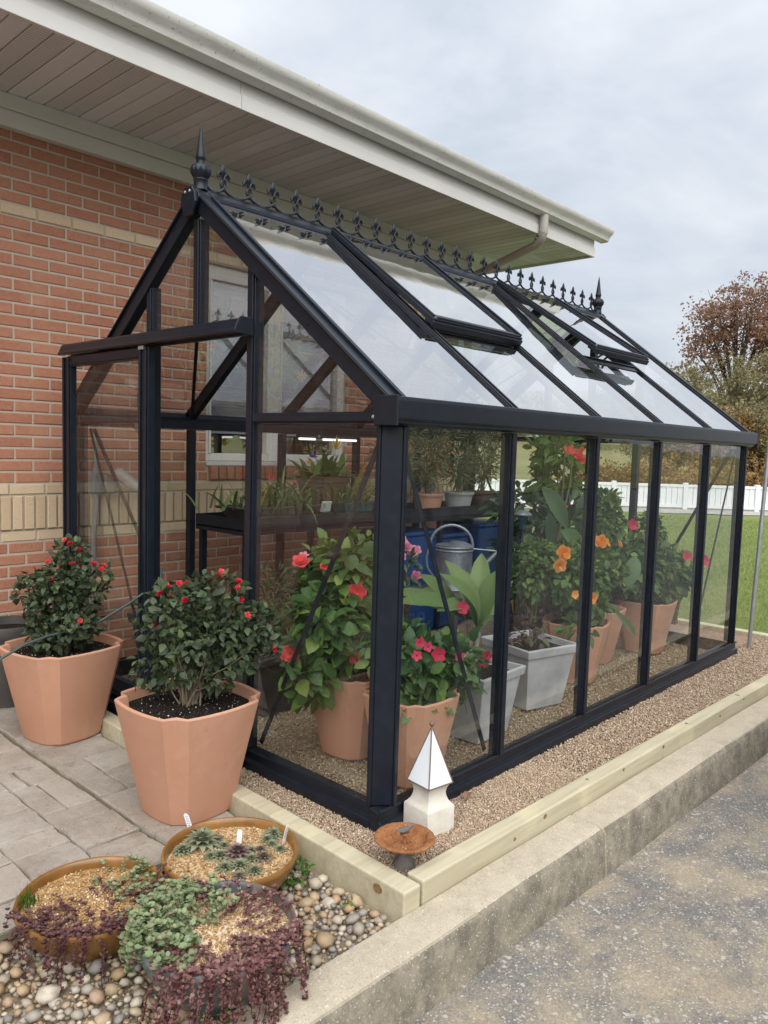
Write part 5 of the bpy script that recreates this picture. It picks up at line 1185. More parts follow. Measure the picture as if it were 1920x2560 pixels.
for s_ in (-1, 1): m.tube([b + d * .004 + FH * .008 * s_, b - d * .012 + FH * .011 * s_ + Vector((0, 0, .002)), b - d * .028 + FH * .005 * s_ + Vector((0, 0, .004))], [.003, .005, .001], 6)
m.build('bird', MT['iron'], t_, smooth=60)
chips(60, (BX - .07, BX + .07), (BY - .07, BY + .07), .070, .004, .008, MT['grit'], 'grit', t_, lambda x, y: np.hypot(x - BX, y - BY) < .06)
pole = tag(MB().tube([(3.97, -.03, -.05), (4.012, -.072, 1.9), (4.04, -.10, 3.3)], .0145, 10).build('metal_pole', MT['steel'], smooth=50), 'thin galvanised metal pole leaning at the right, beyond the far corner', 'pole')
# a dry leaf on the gravel
tag(big_leaf(None, (.40, -.085, .004), (.46, -.06, .012), .03, (0, 0, 1), .1, 'rust_leaf', name='dry_leaf'), 'dry brown leaf lying on the gravel behind the post cap', 'leaf')

# ================================================================== plants inside the greenhouse
def sub(*a): return Vector(a)
def round_pot(cx, cy_, z0, r, h, mat, label, name='flower_pot', group=None, sq_=False, lw=None):
    t_ = thing(name, (cx, cy_, z0), label, 'planter', group); n = 4 if sq_ else 28
    pr = [(0, 0), (.70 * r, 0), (.92 * r, h * .86), (.985 * r, h * .865), (1.02 * r, h * .985), (1.0 * r, h), (.93 * r, h), (.90 * r, h * .9), (0, h * .88)]
    m = MB()
    if sq_:
        k_ = math.sqrt(2); lv = []
        lw = lw or (1, 1); ro = math.radians(sq_ if sq_ is not True else 0)
        for a, b in pr: lv.append([(cx + (sx * a * lw[0]) * math.cos(ro) - (sy * a * lw[1]) * math.sin(ro), cy_ + (sx * a * lw[0]) * math.sin(ro) + (sy * a * lw[1]) * math.cos(ro), z0 + b) for sx, sy in ((-1, -1), (1, -1), (1, 1), (-1, 1))])
        lv[0] = [(cx, cy_, z0)] * 4
        body = loft(lv[1:8]).build('pot_body', MT[mat], t_, bevel=.006, seg=2)
        zs = z0 + h * .90; MB().add([(p[0], p[1], zs) for p in lv[7]] + [(cx, cy_, zs + .01)], [(0, 1, 4), (1, 2, 4), (2, 3, 4), (3, 0, 4)]).build('soil', MT['soil'], t_)
    else:
        m.lathe(pr[:-1], (cx, cy_, z0), n).build('pot_body', MT[mat], t_, smooth=40)
        MB().lathe([(.9 * r, h * .9), (.5 * r, h * .915), (0, h * .92)], (cx, cy_, z0), n).build('soil', MT['soil'], t_, smooth=True)
    return t_
def bush(name, label, cat, base, lobes, n, size, asp, mat, seed, tm=TO, nst=14, shell=.3, droop=-.25, up=.7, clipy=None, stemmat='stem', r0=.006):
    rng = np.random.default_rng(seed); t_ = thing(name, base, label, cat)
    cl = lambda P: (P[:, 0] > .035) & (P[:, 1] > .04) & (P[:, 0] < GL - .05) & (P[:, 1] < GW - .05)
    o, P = foliage('foliage', t_, lobes, n, size, asp, MT[mat], rng, tm, shell, droop, up, .8, .5, clip=cl)
    stems('stems', t_, base, P[rng.choice(len(P), min(nst, len(P)))], r0, .002, MT[stemmat], rng, .015, .1); return t_
# terracotta planters inside
pH, sH = square_pot(.44, .60, 0, math.radians(5), .178, .38, 'terracotta coloured planter with hibiscus inside, behind the right gable pane', perlite=0)
pM, sM = square_pot(.42, .235, -.005, math.radians(2), .172, .375, 'terracotta coloured planter with trailing red blooms inside the near corner', perlite=0)
hib = bush('hibiscus', 'large leaved hibiscus with coral red blooms behind the right gable pane', 'hibiscus', tuple(sH), [((.36, .60, .60), (.22, .20, .20)), ((.17, .60, .44), (.11, .12, .15)), ((.42, .62, .83), (.13, .13, .13)), ((.22, .55, .62), (.13, .12, .14)), ((.5, .5, .52), (.15, .12, .14))], 900, (.05, .105), .70, 'hib_leaf', 41, nst=24, droop=-.55)
for p, d, s_ in ((at_y(752, 1406, .62), (-.4, -.4, .7), .075), (at_y(893, 1480, .50), (-.6, -.6, .2), .080), (at_y(727, 1634, .60), (-.8, -.4, .1), .085), (at_y(886, 1645, .45), (-.5, -.7, .2), .055), (at_y(812, 1420, .66), (-.3, -.4, .8), .05)): flower(hib, 'hibiscus' if s_ < .07 else 'rose', 'coral_petal', p, d, s_)
man = bush('mandevilla', 'trailing mandevilla with crimson trumpet blooms inside the near corner', 'mandevilla', tuple(sM), [((.45, .22, .44), (.22, .15, .10)), ((.60, .18, .47), (.20, .12, .11)), ((.40, .16, .36), (.15, .09, .10)), ((.36, .28, .56), (.16, .14, .12)), ((.66, .20, .37), (.12, .10, .10))], 900, (.04, .08), .60, 'hib_leaf', 42, nst=26, droop=-.35)
for q, Y, s_ in (((1048, 1607), .10, .045), ((1068, 1618), .11, .045), ((1095, 1637), .08, .06), ((1040, 1640), .08, .045), ((1145, 1640), .09, .05), ((1205, 1655), .12, .055), ((1155, 1520), .25, .06), ((1215, 1640), .13, .05)): flower(man, 'trumpet' if s_ < .058 else 'hibiscus', 'crimson_petal', at_y(q[0], q[1], Y), (-.5, -.7, .3), s_, q[0])
w1_ = round_pot(1.04, .36, 0, .185, .335, 'whitepot', 'pale grey square planter with plumeria, nearer of the two white planters', 'square_planter', sq_=2.0)
w2_ = round_pot(1.66, .425, 0, .19, .345, 'whitepot', 'pale grey square planter with sparse dark coleus, further of the two white planters', 'square_planter', sq_=-14.0)
plu = thing('plumeria', (1.0, .36, .30), 'plumeria with very broad pale green leaves in the nearer white planter', 'plumeria')
LB0 = at_y(1197, 1580, .36); m = MB(); m.tube([(1.03, .36, .29), (1.04, .365, .36), LB0 - Vector((.005, 0, .03)), LB0], [.017, .015, .013, .011], 8); m.tube([(1.03, .36, .33), at_y(1170, 1560, .40)], [.012, .009], 8); m.build('trunk', MT['trunk_grey'], plu, smooth=50)
for (tx, ty), Y, w_, bx in (((1204, 1383), .40, .125, 0), ((1119, 1401), .42, .115, 0), ((1107, 1432), .34, .10, 0), ((1237, 1428), .30, .10, 0), ((1150, 1420), .52, .12, 0), ((1240, 1470), .45, .11, 0), ((1052, 1436), .45, .11, 1), ((992, 1474), .42, .10, 1), ((1000, 1500), .30, .11, 1), ((1060, 1470), .55, .11, 1), ((1100, 1520), .26, .10, 1), ((1232, 1545), .24, .09, 0)):
    tip = at_y(tx, ty, Y); b_ = LB0 if not bx else at_y(1170, 1550, .40); big_leaf(plu, b_.lerp(tip, .04), tip, w_ * .84, Vector((-.55 + .3 * math.sin(tx), -.5, .65)), .10 + .05 * math.cos(ty))
bush('coleus', 'sparse dark red coleus sprigs in the further white planter', 'coleus', (1.66, .42, .31), [((1.60, .42, .38), (.12, .12, .07)), ((1.74, .46, .42), (.08, .08, .09))], 70, (.03, .06), .6, 'coleus', 43, nst=10)
for (cx, cy_, ro, lab, hf, hh) in ((2.24, .46, 20, 'terracotta coloured planter with orange hibiscus, next after the white planters inside', .185, .37), (2.74, .60, 5, 'terracotta coloured planter in the middle of the inside row, half hidden', .18, .36), (3.26, .47, 8, 'terracotta coloured planter at the far end of the inside row', .19, .37)):
    square_pot(cx, cy_, 0, math.radians(ro), hf, hh, lab, perlite=0)
h3 = bush('hibiscus', 'orange flowered hibiscus in the third planter behind the long glass side', 'hibiscus', (2.24, .46, .32), [((2.15, .50, .66), (.24, .22, .17)), ((2.38, .45, .66), (.22, .20, .17)), ((2.0, .62, .70), (.18, .18, .15)), ((2.26, .42, .48), (.16, .15, .09))], 1900, (.035, .075), .62, 'lush_leaf', 44, nst=24)
for q, Y, s_, d in (((1408, 1382), .30, .085, (-.6, -.7, .2)), ((1398, 1412), .28, .08, (-.5, -.7, -.2)), ((1503, 1354), .36, .085, (-.7, -.5, .3)), ((1516, 1358), .36, .06, (.2, -.7, .3)), ((1546, 1362), .40, .065, (.3, -.8, .3)), ((1478, 1495), .22, .07, (-.4, -.8, .0)), ((1436, 1486), .25, .05, (-.4, -.8, .1))): flower(h3, 'rose' if s_ > .06 else 'hibiscus', 'orange_petal', at_y(q[0], q[1], Y), d, s_, q[0])
bush('low_plant', 'low broad leaved seedling clump before the orange hibiscus', 'plant', (2.12, .36, .32), [((2.06, .34, .37), (.10, .08, .06))], 34, (.06, .10), .42, 'lush_leaf', 45, nst=6)
h5 = bush('hibiscus', 'red flowered hibiscus in the last planter near the far corner', 'hibiscus', (3.26, .47, .32), [((3.20, .50, .62), (.26, .24, .20)), ((3.40, .40, .55), (.18, .16, .20)), ((3.05, .55, .62), (.22, .20, .20)), ((3.30, .5, .85), (.10, .10, .12))], 1900, (.04, .08), .66, 'lush_leaf', 46, nst=24)
for q, Y in (((1580, 1313), .45), ((1716, 1393), .28), ((1762, 1403), .17)): flower(h5, 'hibiscus', 'crimson_petal', at_y(q[0], q[1], Y), (-.5, -.7, .3), .08, q[0])
# canna
can = thing('canna_lily', (2.45, .74, 0), 'tall canna lily with big paddle leaves and coral pink flowers', 'canna')
m = MB(); tops = [at_y(1429, 1148, .72), at_y(1412, 1130, .78), at_y(1520, 1240, .70)]
for i, tp in enumerate(tops): m.tube([(2.40 + .06 * i, .74, .25), (2.40 + .06 * i + .01, .74, .7), tp - Vector((0, 0, .15)), tp], [.012, .011, .007, .004], 8)
m.build('stems', MT['stem'], can, smooth=50)
for b_, tp, w_, Y in (((1420, 1325), (1357, 1218), .12, .66), ((1482, 1345), (1536, 1230), .11, .66), ((1400, 1325), (1448, 1358), .11, .58), ((1560, 1480), (1590, 1390), .11, .40), ((1560, 1478), (1622, 1400), .10, .45), ((1440, 1330), (1462, 1235), .10, .84), ((1380, 1400), (1372, 1280), .09, .8), ((1530, 1520), (1590, 1590), .05, .30)):
    big_leaf(can, at_y(b_[0], b_[1], Y), at_y(tp[0], tp[1], Y - .04), w_, Vector((-.6, -.7, .3)), .06, 'canna_leaf', .12)
for q, Y, s_ in (((1421, 1130), .72, .085), ((1443, 1140), .72, .11), ((1450, 1152), .70, .09), ((1403, 1273), .66, .075)): flower(can, 'canna', 'coral_petal', at_y(q[0], q[1], Y), (-.5, -.6, .5), s_, q[0])
# shrubs behind
def shrub(label, q, Y, rx, rz, n, size, mat, seed, base_r=.16, asp=.45, pot='darkpot', lobes2=()):
    c = at_y(q[0], q[1], Y); round_pot(c.x, c.y, 0, base_r, .30, pot, 'dark nursery pot of the ' + ' '.join(label.split(',')[0].split()[:9]), 'nursery_pot')
    L = [((c.x, c.y, c.z), (rx, rx, rz))] + [(tuple(at_y(a, b, Y2)), (r_, r_, r2)) for a, b, Y2, r_, r2 in lobes2]
    return bush('potted_shrub', label, 'shrub', (c.x, c.y, .27), L, n, size, asp, mat, seed, nst=18, r0=.011, stemmat='twig', shell=.25, droop=-.1)
shrub('tall glossy shrub rising behind the canna, up to the eave', (1400, 1190), 1.15, .22, .22, 620, (.07, .13), 'lush_leaf', 51, lobes2=[(1388, 1120, 1.1, .17, .12), (1420, 1260, 1.1, .18, .14), (1500, 1150, 1.15, .16, .12)])
shrub('bushy dark green shrub behind the path light', (1310, 1270), 1.25, .26, .15, 560, (.07, .13), 'deep_leaf', 52, lobes2=[(1340, 1330, 1.1, .22, .14), (1300, 1380, 1.2, .2, .12), (1380, 1380, 1.0, .18, .12)])
shrub('upright shrub with drooping leaves beside the far glazing bars', (1575, 1250), 1.0, .16, .16, 300, (.08, .14), 'lush_leaf', 53, lobes2=[(1560, 1300, .95, .14, .12), (1530, 1200, 1.1, .14, .12)])
for i, (q, Y, r_) in enumerate((((1470, 1400), .95, .26), ((1640, 1330), .95, .14))): bush('leafy_plant', ('dense leafy plant filling the middle behind the canna', 'small leafy stem rising above the last hibiscus')[i], 'plant', tuple(at_y(q[0], q[1], Y) * 1.0 - Vector((0, 0, .35))), [(tuple(at_y(q[0], q[1], Y)), (r_, r_, r_ * .7))], (1300, 60)[i], (.045, .09), .5, 'lush_leaf', 55 + i)
for i, (q, Y, r_, lab) in enumerate((((1330, 1440), .62, .17, 'low leafy bush left of the orange hibiscus'), ((1500, 1300), .62, .17, 'leafy bush filling the middle behind the second glazing bar'), ((1640, 1400), .62, .20, 'leafy bush between the orange and the red hibiscus'), ((1690, 1440), .35, .13, 'small leafy bush before the last planter'), ((1440, 1400), .66, .17, 'leafy bush directly behind the orange blooms'))):
    c = at_y(q[0], q[1], Y); bush('leafy_plant', lab, 'plant', (c.x, c.y, max(.02, c.z - .35)), [((c.x, c.y, c.z), (r_, r_ * .9, r_ * .85)), ((c.x + .05, c.y, c.z + r_ * .6), (r_ * .6, r_ * .6, r_ * .6))], 620, (.035, .075), .55, 'lush_leaf', 160 + i)
# pitcher plants in a trough
c = at_y(1345, 1530, .86); tr = round_pot(c.x, c.y, 0, .20, c.z + .02, 'brownpot', 'brown trough of pitcher plants behind the white planters', 'trough', sq_=4.0, lw=(1.5, .7))
pit = thing('pitcher_plants', (c.x, c.y, c.z), 'yellow and red pitcher plants standing in the brown trough', 'pitcher plant'); rng = np.random.default_rng(61)
for i in range(22):
    b_ = Vector((c.x + rng.uniform(-.26, .26), c.y + rng.uniform(-.1, .1), c.z)); hgt = rng.uniform(.06, .16); tp = b_ + Vector((rng.normal(0, .04), rng.normal(0, .04), hgt)); m = MB(); m.tube([b_, b_.lerp(tp, .5), b_.lerp(tp, .85), tp, tp + Vector((.012, -.008, .012))], [.003, .006, .010, .012, .004], 7); m.build('pitcher', MT['pitcher'], pit, smooth=True)
# watering can on a stand
wc = Vector((1.90, 1.16, .50)); st = thing('plant_stand', (wc.x, wc.y, 0), 'dark plant stand carrying the watering can', 'stand')
MB().box(wc.x - .26, wc.y - .22, .47, wc.x + .30, wc.y + .22, .499).build('top', MT['darkpot'], st, bevel=.004)
lg = MB().box(-.018, -.018, 0, .018, .018, .469).mesh('leg', MT['darkpot'])
for a, b in ((-.23, -.19), (.27, -.19), (-.23, .19), (.27, .19)): link_mesh('leg', lg, st, (wc.x + a, wc.y + b, 0))
can_ = thing('watering_can', wc, 'galvanised watering can with arched handle inside the greenhouse', 'watering can')
MB().lathe([(0, 0), (.118, 0), (.121, .008), (.118, .016), (.118, .245), (.124, .252), (.118, .259), (.120, .268), (.124, .274), (.118, .280), (.110, .280), (.110, .02), (0, .02)], wc, 36).build('body', MT['galv'], can_, smooth=40)
dR = RH
m = MB(); V = [wc + Vector((.118 * math.cos(a), .118 * math.sin(a), .281)) for a in np.linspace(-PI / 2 + YAW - PI / 2 - .1, PI / 2 + YAW - PI / 2 + .1, 15)]
top_ = wc + Vector((0, 0, .281)) + FH * -.0
m.lathe([(.119, .281), (.10, .292), (.07, .303), (.03, .308), (0, .309)], wc, 24); m.v = [p if (Vector(p) - wc).dot(RH) > -.02 else tuple(Vector((p[0], p[1], wc.z + .284))) for p in m.v]; m.build('hood', MT['galv'], can_, smooth=40)
hp = [wc + dR * (.118 - .0) + Vector((0, 0, .275))]
for a in np.linspace(0.05, PI * .98, 14): hp.append(wc + dR * (-.020 + .135 * math.cos(a)) + Vector((0, 0, .285 + .125 * math.sin(a))))
hp += [wc - dR * .178 + Vector((0, 0, .20)), wc - dR * .170 + Vector((0, 0, .13)), wc - dR * .118 + Vector((0, 0, .055))]
MB().tube(hp, .0095, 8).build('handle', MT['galv'], can_, smooth=60)
MB().tube([wc + dR * .10 + Vector((0, 0, .05)), wc + dR * .20 + Vector((0, 0, .16)), wc + dR * .295 + Vector((0, 0, .262))], [.032, .020, .013], 12).build('spout', MT['galv'], can_, smooth=60)
MB().tube([wc + dR * .11 + Vector((0, 0, .262)), wc + dR * .275 + Vector((0, 0, .25))], .005, 6).build('spout_stay', MT['galv'], can_)
# path light
lp = at_y(1307, 1284, .88); pl = thing('path_light', (lp.x, lp.y, 0), 'path light with silver dome cap standing among the plants', 'path light')
MB().lathe([(0, .024), (.020, .022), (.045, .010), (.062, -.006), (.060, -.010), (.04, -.002), (0, .006)], lp, 28).build('dome', MT['galv'], pl, smooth=60)
MB().lathe([(0, -.002), (.030, -.006), (.018, -.10), (0, -.10)], lp, 18).build('lens', MT['tealpot'], pl, smooth=50)
MB().tube([lp - Vector((0, 0, .098)), (lp.x, lp.y, 0)], .009, 8).build('pole', MT['black_plastic'], pl, smooth=50)
# bench along the far side
bn = thing('plant_bench', (2.05, 2.06, 0), 'black metal plant bench with deep tray along the far glass side', 'bench')
m = MB(); bx0, bx1, by0, by1 = .735, 3.55, 1.815, 2.325
m.box(bx0, by0, .872, bx1, by1, .88)
for a in ((bx0, by0, bx1, by0 + .004), (bx0, by1 - .004, bx1, by1), (bx0, by0 + .0045, bx0 + .004, by1 - .0045), (bx1 - .004, by0 + .0045, bx1, by1 - .0045)): m.box(a[0], a[1], .848, a[2], a[3], .945)
m.box(bx0 - .006, by0 - .006, .9455, bx1 + .006, by0 + .010, .950); m.build('tray', AL, bn)
lg = MB().box(-.018, -.018, 0, .018, .018, .870).mesh('leg', AL)
for x in (.77, 1.68, 2.60, 3.51):
    for y in (by0 + .03, by1 - .03): link_mesh('leg', lg, bn, (x, y, 0))
V3 = lambda a, b: (480 + a * .3014, 1050 + b * .3014)
def tray_pot(c, r, h, mat, label, lw, name='trough', ro=3.0): return round_pot(c[0], c[1], c[2] if len(c) > 2 else .882, r, h, mat, label, name, sq_=ro, lw=lw)
tray_pot((1.08, 2.02), .165, .125, 'darkpot', 'dark grey oblong planter of bromeliads at the near end of the bench', (1.9, .9))
def strappy(label, c, n, ln, mat, seed, name='bromeliad', wid=.10, spread=.12, arch=-.6, flowers=()):
    rng = np.random.default_rng(seed); t_ = thing(name, c, label, 'plant'); V = []; F = []; R = []; k = 0
    for i in range(n):
        a = rng.uniform(0, 6.28); L = ln * rng.uniform(.6, 1.15); b = Vector(c) + Vector((rng.normal(0, spread), rng.normal(0, spread * .5), 0)); el = rng.uniform(.5, 1.35); d = Vector((math.cos(a) * math.cos(el), math.sin(a) * math.cos(el), math.sin(el))); s = Vector((-math.sin(a), math.cos(a), 0)); p = b.copy(); rr = rng.random(); w = L * wid * rng.uniform(.7, 1.2)
        for q in range(7):
            f = q / 6; ww = w * (1 - f ** 2.5) * .5 + .0006; V += [p + s * ww, p - s * ww]; d = (d + Vector((0, 0, arch * .42 * f + arch * .1))).normalized(); p = p + d * L / 6
            if q < 6: F.append((k + q * 2, k + q * 2 + 1, k + q * 2 + 3, k + q * 2 + 2)); R.append(rr)
        k += 14
    link_mesh('leaves', np_mesh('leaves', np.array([v[:] for v in V]), np.array(F), MT[mat], R, True), t_)
    for p, kd, mt_, s_ in flowers: flower(t_, kd, mt_, p, (-.2, -.3, 1), s_)
    return t_
strappy('bromeliads with red flower heads in the dark oblong planter', (1.05, 2.02, .99), 110, .25, 'strap_leaf', 71, spread=.16, flowers=[(at_y(*V3(655, 500), 2.02), 'spike', 'coral_petal', .07), (at_y(*V3(840, 540), 2.05), 'spike', 'coral_petal', .055), (at_y(*V3(415, 460), 2.05), 'spike', 'red_petal', .035)])
strappy('spider plant with long arching pale leaves spilling over the bench', (1.18, 1.93, .985), 60, .36, 'strap_leaf', 72, 'spider_plant', .035, .05, -1.0)
bp_ = at_y(*V3(1085, 600), 2.12); round_pot(bp_.x, bp_.y, .882, .135, .30, 'brownpot', 'tall dark brown square planter with orchids on the bench', 'square_planter', sq_=6.0)
strappy('orchids with broad strap leaves in the tall brown planter', (bp_.x, bp_.y, 1.15), 46, .26, 'lush_leaf', 73, 'orchid', .22, .07, -.75, [(at_y(*V3(1005, 310), 2.1), 'rose', 'purple_petal', .06), (at_y(*V3(1195, 240), 2.12), 'spike', 'yellow_petal', .11), (at_y(*V3(965, 365), 2.08), 'spike', 'orange_petal', .05)])
c = at_y(*V3(1340, 740), 1.95); tray_pot((c.x, 1.98), .13, .13, 'tealpot', 'dark teal trough on the bench right of the tall brown planter', (1.3, .8)); strappy('arching green foliage plant in the teal trough', (c.x, 1.98, 1.0), 60, .32, 'strap_leaf', 74, 'foliage_plant', .07, .06, -.6)
c = at_y(*V3(1110, 750), 1.86); dv = thing('weather_station', (c.x, 1.86, .882), 'small clear plastic box with green sticker on the bench edge', 'gadget')
MB().box(c.x - .055, 1.835, .951, c.x + .06, 1.875, .962).build('base', MT['black_plastic'], dv, bevel=.002); MB().obox((c.x + .005, 1.865, .995), (.042, 0, 0), (0, .006, .003), (0, -.010, .034)).build('case', MT['clear_plastic'], dv, bevel=.003)
MB().obox((c.x - .024, 1.850, .999), (.006, 0, 0), (0, .0008, .0003), (0, -.004, .014)).build('sticker', MT['green_sticker'], dv)
# boxes added under the bench in place of the container's blue reflection
for x0, x1, h_, lab in ((1.98, 2.60, .74, 'added navy box imitating a blue reflection, under the bench behind the watering can'), (2.64, 3.00, .70, 'smaller added navy box imitating a blue reflection, under the bench'), (3.14, 3.56, .76, 'tall added navy box imitating a blue reflection, at the far end under the bench')):
    t_ = thing('reflection_box', ((x0 + x1) / 2, 2.07, 0), lab, 'box'); MB().box(x0, 1.86, 0, x1, 2.28, h_).build('body', MT['navy'], t_, bevel=.012); MB().box(x0 - .012, 1.848, h_ + .001, x1 + .012, 2.292, h_ + .03).build('lid', MT['navy'], t_, bevel=.008)
# oleanders at the far end of the bench
for i, (x0, lab) in enumerate(((2.30, 'left most of the slender oleanders on the bench'), (2.72, 'second slender oleander on the bench'), (3.12, 'third slender oleander on the bench, in a pale tub'), (3.45, 'right most slender oleander at the far end of the bench'))):
    round_pot(x0, 2.07, .882, .13, .16, ('brownpot', 'terra', 'whitepot', 'brownpot')[i], 'tub on the bench holding the ' + lab.split(' on')[0].split(' at')[0], 'tub')
    bush('oleander', lab, 'oleander', (x0, 2.07, 1.03), [((x0, 2.07, 1.33), (.20, .16, .17)), ((x0 + .05, 2.02, 1.50), (.16, .14, .10)), ((x0 - .05, 2.05, 1.2), (.14, .1, .1))], 620, (.06, .11), .13, 'narrow_leaf', 80 + i, TD, nst=20, stemmat='trunk_grey', r0=.004, droop=.1, up=.2, shell=.1)
# floor plants seen through the gable
for i, (q, Y, lab, mt_, r_) in enumerate((((680, 1500), 1.45, 'fine leaved fern like plant on the floor behind the hibiscus', 'deep_leaf', .20), ((840, 1440), 1.20, 'yellow green leafy shrub on the floor behind the hibiscus', 'lush_leaf', .22), ((905, 1380), 1.25, 'tall leafy shoots beside the corner post', 'lush_leaf', .13))):
    c = at_y(q[0], q[1], Y); round_pot(c.x, c.y, 0, .17, max(.2, c.z - .22), 'darkpot', 'dark pot under the ' + lab.split(' on ')[0].split(' beside')[0], 'nursery_pot')
    bush('floor_plant', lab, 'plant', (c.x, c.y, max(.18, c.z - .25)), [(tuple(c), (r_, r_, r_ * .9)), ((c.x, c.y, c.z - .14), (r_ * .9, r_ * .9, r_ * .6))], (900, 560, 200)[i], ((.04, .08), (.05, .10), (.05, .09))[i], (.16, .5, .5)[i], mt_, 90 + i)
fl_ = bpy.data.objects['floor_plant']
for q in ((760, 1395), (815, 1425), (905, 1400)): flower(fl_, 'trumpet', 'pink_petal', at_y(q[0], q[1], 1.15), (-.3, -.3, .8), .055)
c = at_y(1000, 1370, 1.0); pk = bush('pink_flower_plant', 'pink flowered plant behind the corner post, left of the watering can', 'plant', (c.x, c.y, .2), [((c.x, c.y, c.z - .12), (.14, .12, .12))], 140, (.04, .07), .4, 'deep_leaf', 97)
for q in ((1005, 1352), (1018, 1368), (1040, 1376), (1030, 1382), (1002, 1392), (1040, 1440)): flower(pk, 'rose', 'pink_petal', at_y(q[0], q[1], .95), (-.4, -.6, .5), .06, q[0])
dk = round_pot(.40, 1.98, 0, .20, .42, 'darkpot', 'dark grey square tub inside, behind the sliding door', 'square_planter', sq_=10.0)
dk2 = round_pot(.62, 1.35, 0, .21, .32, 'darkpot', 'dark grey trough inside, behind the hibiscus planter', 'trough', sq_=4.0, lw=(1.5, .9))
bt = round_pot(-.375, 2.44, PZ, .17, .44, 'darkpot', 'dark round pot against the brick wall at the left edge', 'flower_pot')
# hose from the door to the left planter
hp = [at_y(404, 1420, 1.47), at_y(402, 1445, 1.47), at_y(375, 1472, 1.50), at_y(320, 1510, 1.55), at_y(250, 1553, 1.60), at_y(190, 1572, 1.66), at_y(120, 1590, 1.62), at_y(60, 1612, 1.60), at_y(5, 1645, 1.60), at_y(-60, 1700, 1.60), Vector((-.85, 1.62, -.03)), Vector((-1.4, 1.9, -.04))]
tag(MB().tube(hp, .0062, 8).build('hose', MT['hose'], smooth=60), 'thin green hose running from the door over the left planter', 'hose')

# ================================================================== blue waste container across the road edge, seen only as a reflection in the glass
dx0, dx1, dy0, dy1, dz0 = 1.35, 3.20, -2.75, -1.52, ZR
du = thing('waste_container', ((dx0 + dx1) / 2, (dy0 + dy1) / 2, dz0), 'blue steel waste container mirrored in the near side panes', 'waste container')
MB().add([(dx0 + .04, dy0, dz0 + .09), (dx1 - .04, dy0, dz0 + .09), (dx1 - .04, dy1, dz0 + .09), (dx0 + .04, dy1, dz0 + .09), (dx0, dy0 - .02, dz0 + 1.32), (dx1, dy0 - .02, dz0 + 1.32), (dx1, dy1 + .03, dz0 + 1.10), (dx0, dy1 + .03, dz0 + 1.10)], [(0, 3, 2, 1), (0, 1, 5, 4), (1, 2, 6, 5), (2, 3, 7, 6), (3, 0, 4, 7), (4, 5, 6, 7)]).build('bin_body', MT['dblue'], du, bevel=.01)
MB().box(dx0 - .02, dy1 + .031, dz0 + 1.06, dx1 + .02, dy1 + .085, dz0 + 1.115).build('rim', MT['dblue'], du, bevel=.006)
for a, b in ((dx0 - .01, (dx0 + dx1) / 2 - .01), ((dx0 + dx1) / 2 + .01, dx1 + .01)): MB().add([(a, dy0 - .03, dz0 + 1.335), (b, dy0 - .03, dz0 + 1.335), (b, dy1 + .07, dz0 + 1.125), (a, dy1 + .07, dz0 + 1.125), (a, dy0 - .03, dz0 + 1.37), (b, dy0 - .03, dz0 + 1.37), (b, dy1 + .07, dz0 + 1.16), (a, dy1 + .07, dz0 + 1.16)], [(0, 3, 2, 1), (4, 5, 6, 7), (0, 1, 5, 4), (1, 2, 6, 5), (2, 3, 7, 6), (3, 0, 4, 7)]).build('lid', MT['black_plastic'], du, bevel=.01)
for x in (dx0 - .065, dx1 + .0): MB().box(x, dy0 + .2, dz0 + .60, x + .065, dy1 - .2, dz0 + .74).build('fork_pocket', MT['dblue'], du, bevel=.006)
for x in (dx0 + .2, dx1 - .2):
    for y in (dy0 + .15, dy1 - .15): MB().tube([(x - .03, y, dz0 + .06), (x + .03, y, dz0 + .06)], .06, 12).build('caster', MT['black_plastic'], du, smooth=40)
yf = lambda z: dy1 + .03 * (z - dz0 - .09) / 1.01 + .006
def decal(name, txt, x, z, size, mat):
    cu_ = bpy.data.curves.new(name, 'FONT'); cu_.body = txt; cu_.size = size; cu_.align_x = 'CENTER'; cu_.extrude = .001
    o = bpy.data.objects.new(name, cu_); COL.objects.link(o); bpy.context.view_layer.update(); me = bpy.data.meshes.new_from_object(o.evaluated_get(bpy.context.evaluated_depsgraph_get())); bpy.data.objects.remove(o)
    me.materials.clear(); me.materials.append(mat); return link_mesh(name, me, du, (x, yf(z), z), (PI / 2, 0, PI))
LX = 1.72; decal('lettering', 'REPUBLIC', LX, .18, .14, MT['white_paint']); decal('lettering', 'SERVICES', LX, .09, .075, MT['white_paint'])
m = MB(); m2 = MB(); zc = .52
for i in range(5):
    a = PI / 2 + i * 2 * PI / 5
    for M_, r0_, r1_, w_, yo in ((m, .06, .24, .085, .002), (m2, .05, .225, .06, .006)):
        c_ = Vector((LX + math.cos(a) * (r0_ + r1_) / 2, yf(zc) + yo, zc + math.sin(a) * (r0_ + r1_) / 2)); M_.obox(c_, Vector((math.cos(a), 0, math.sin(a))) * (r1_ - r0_) / 2, Vector((-math.sin(a), 0, math.cos(a))) * w_ / 2, Vector((0, .0015, 0)))
m.build('emblem_outline', MT['white_paint'], du); m2.build('emblem', MT['logo_red'], du)
V = [(LX + (.10 if i % 2 == 0 else .042) * math.cos(PI / 2 + i * PI / 5), yf(zc) + .010, zc + (.10 if i % 2 == 0 else .042) * math.sin(PI / 2 + i * PI / 5)) for i in range(10)]; MB().add(V + [(LX, yf(zc) + .010, zc)], [(i, (i + 1) % 10, 10) for i in range(10)]).build('emblem_star', MT['white_paint'], du)

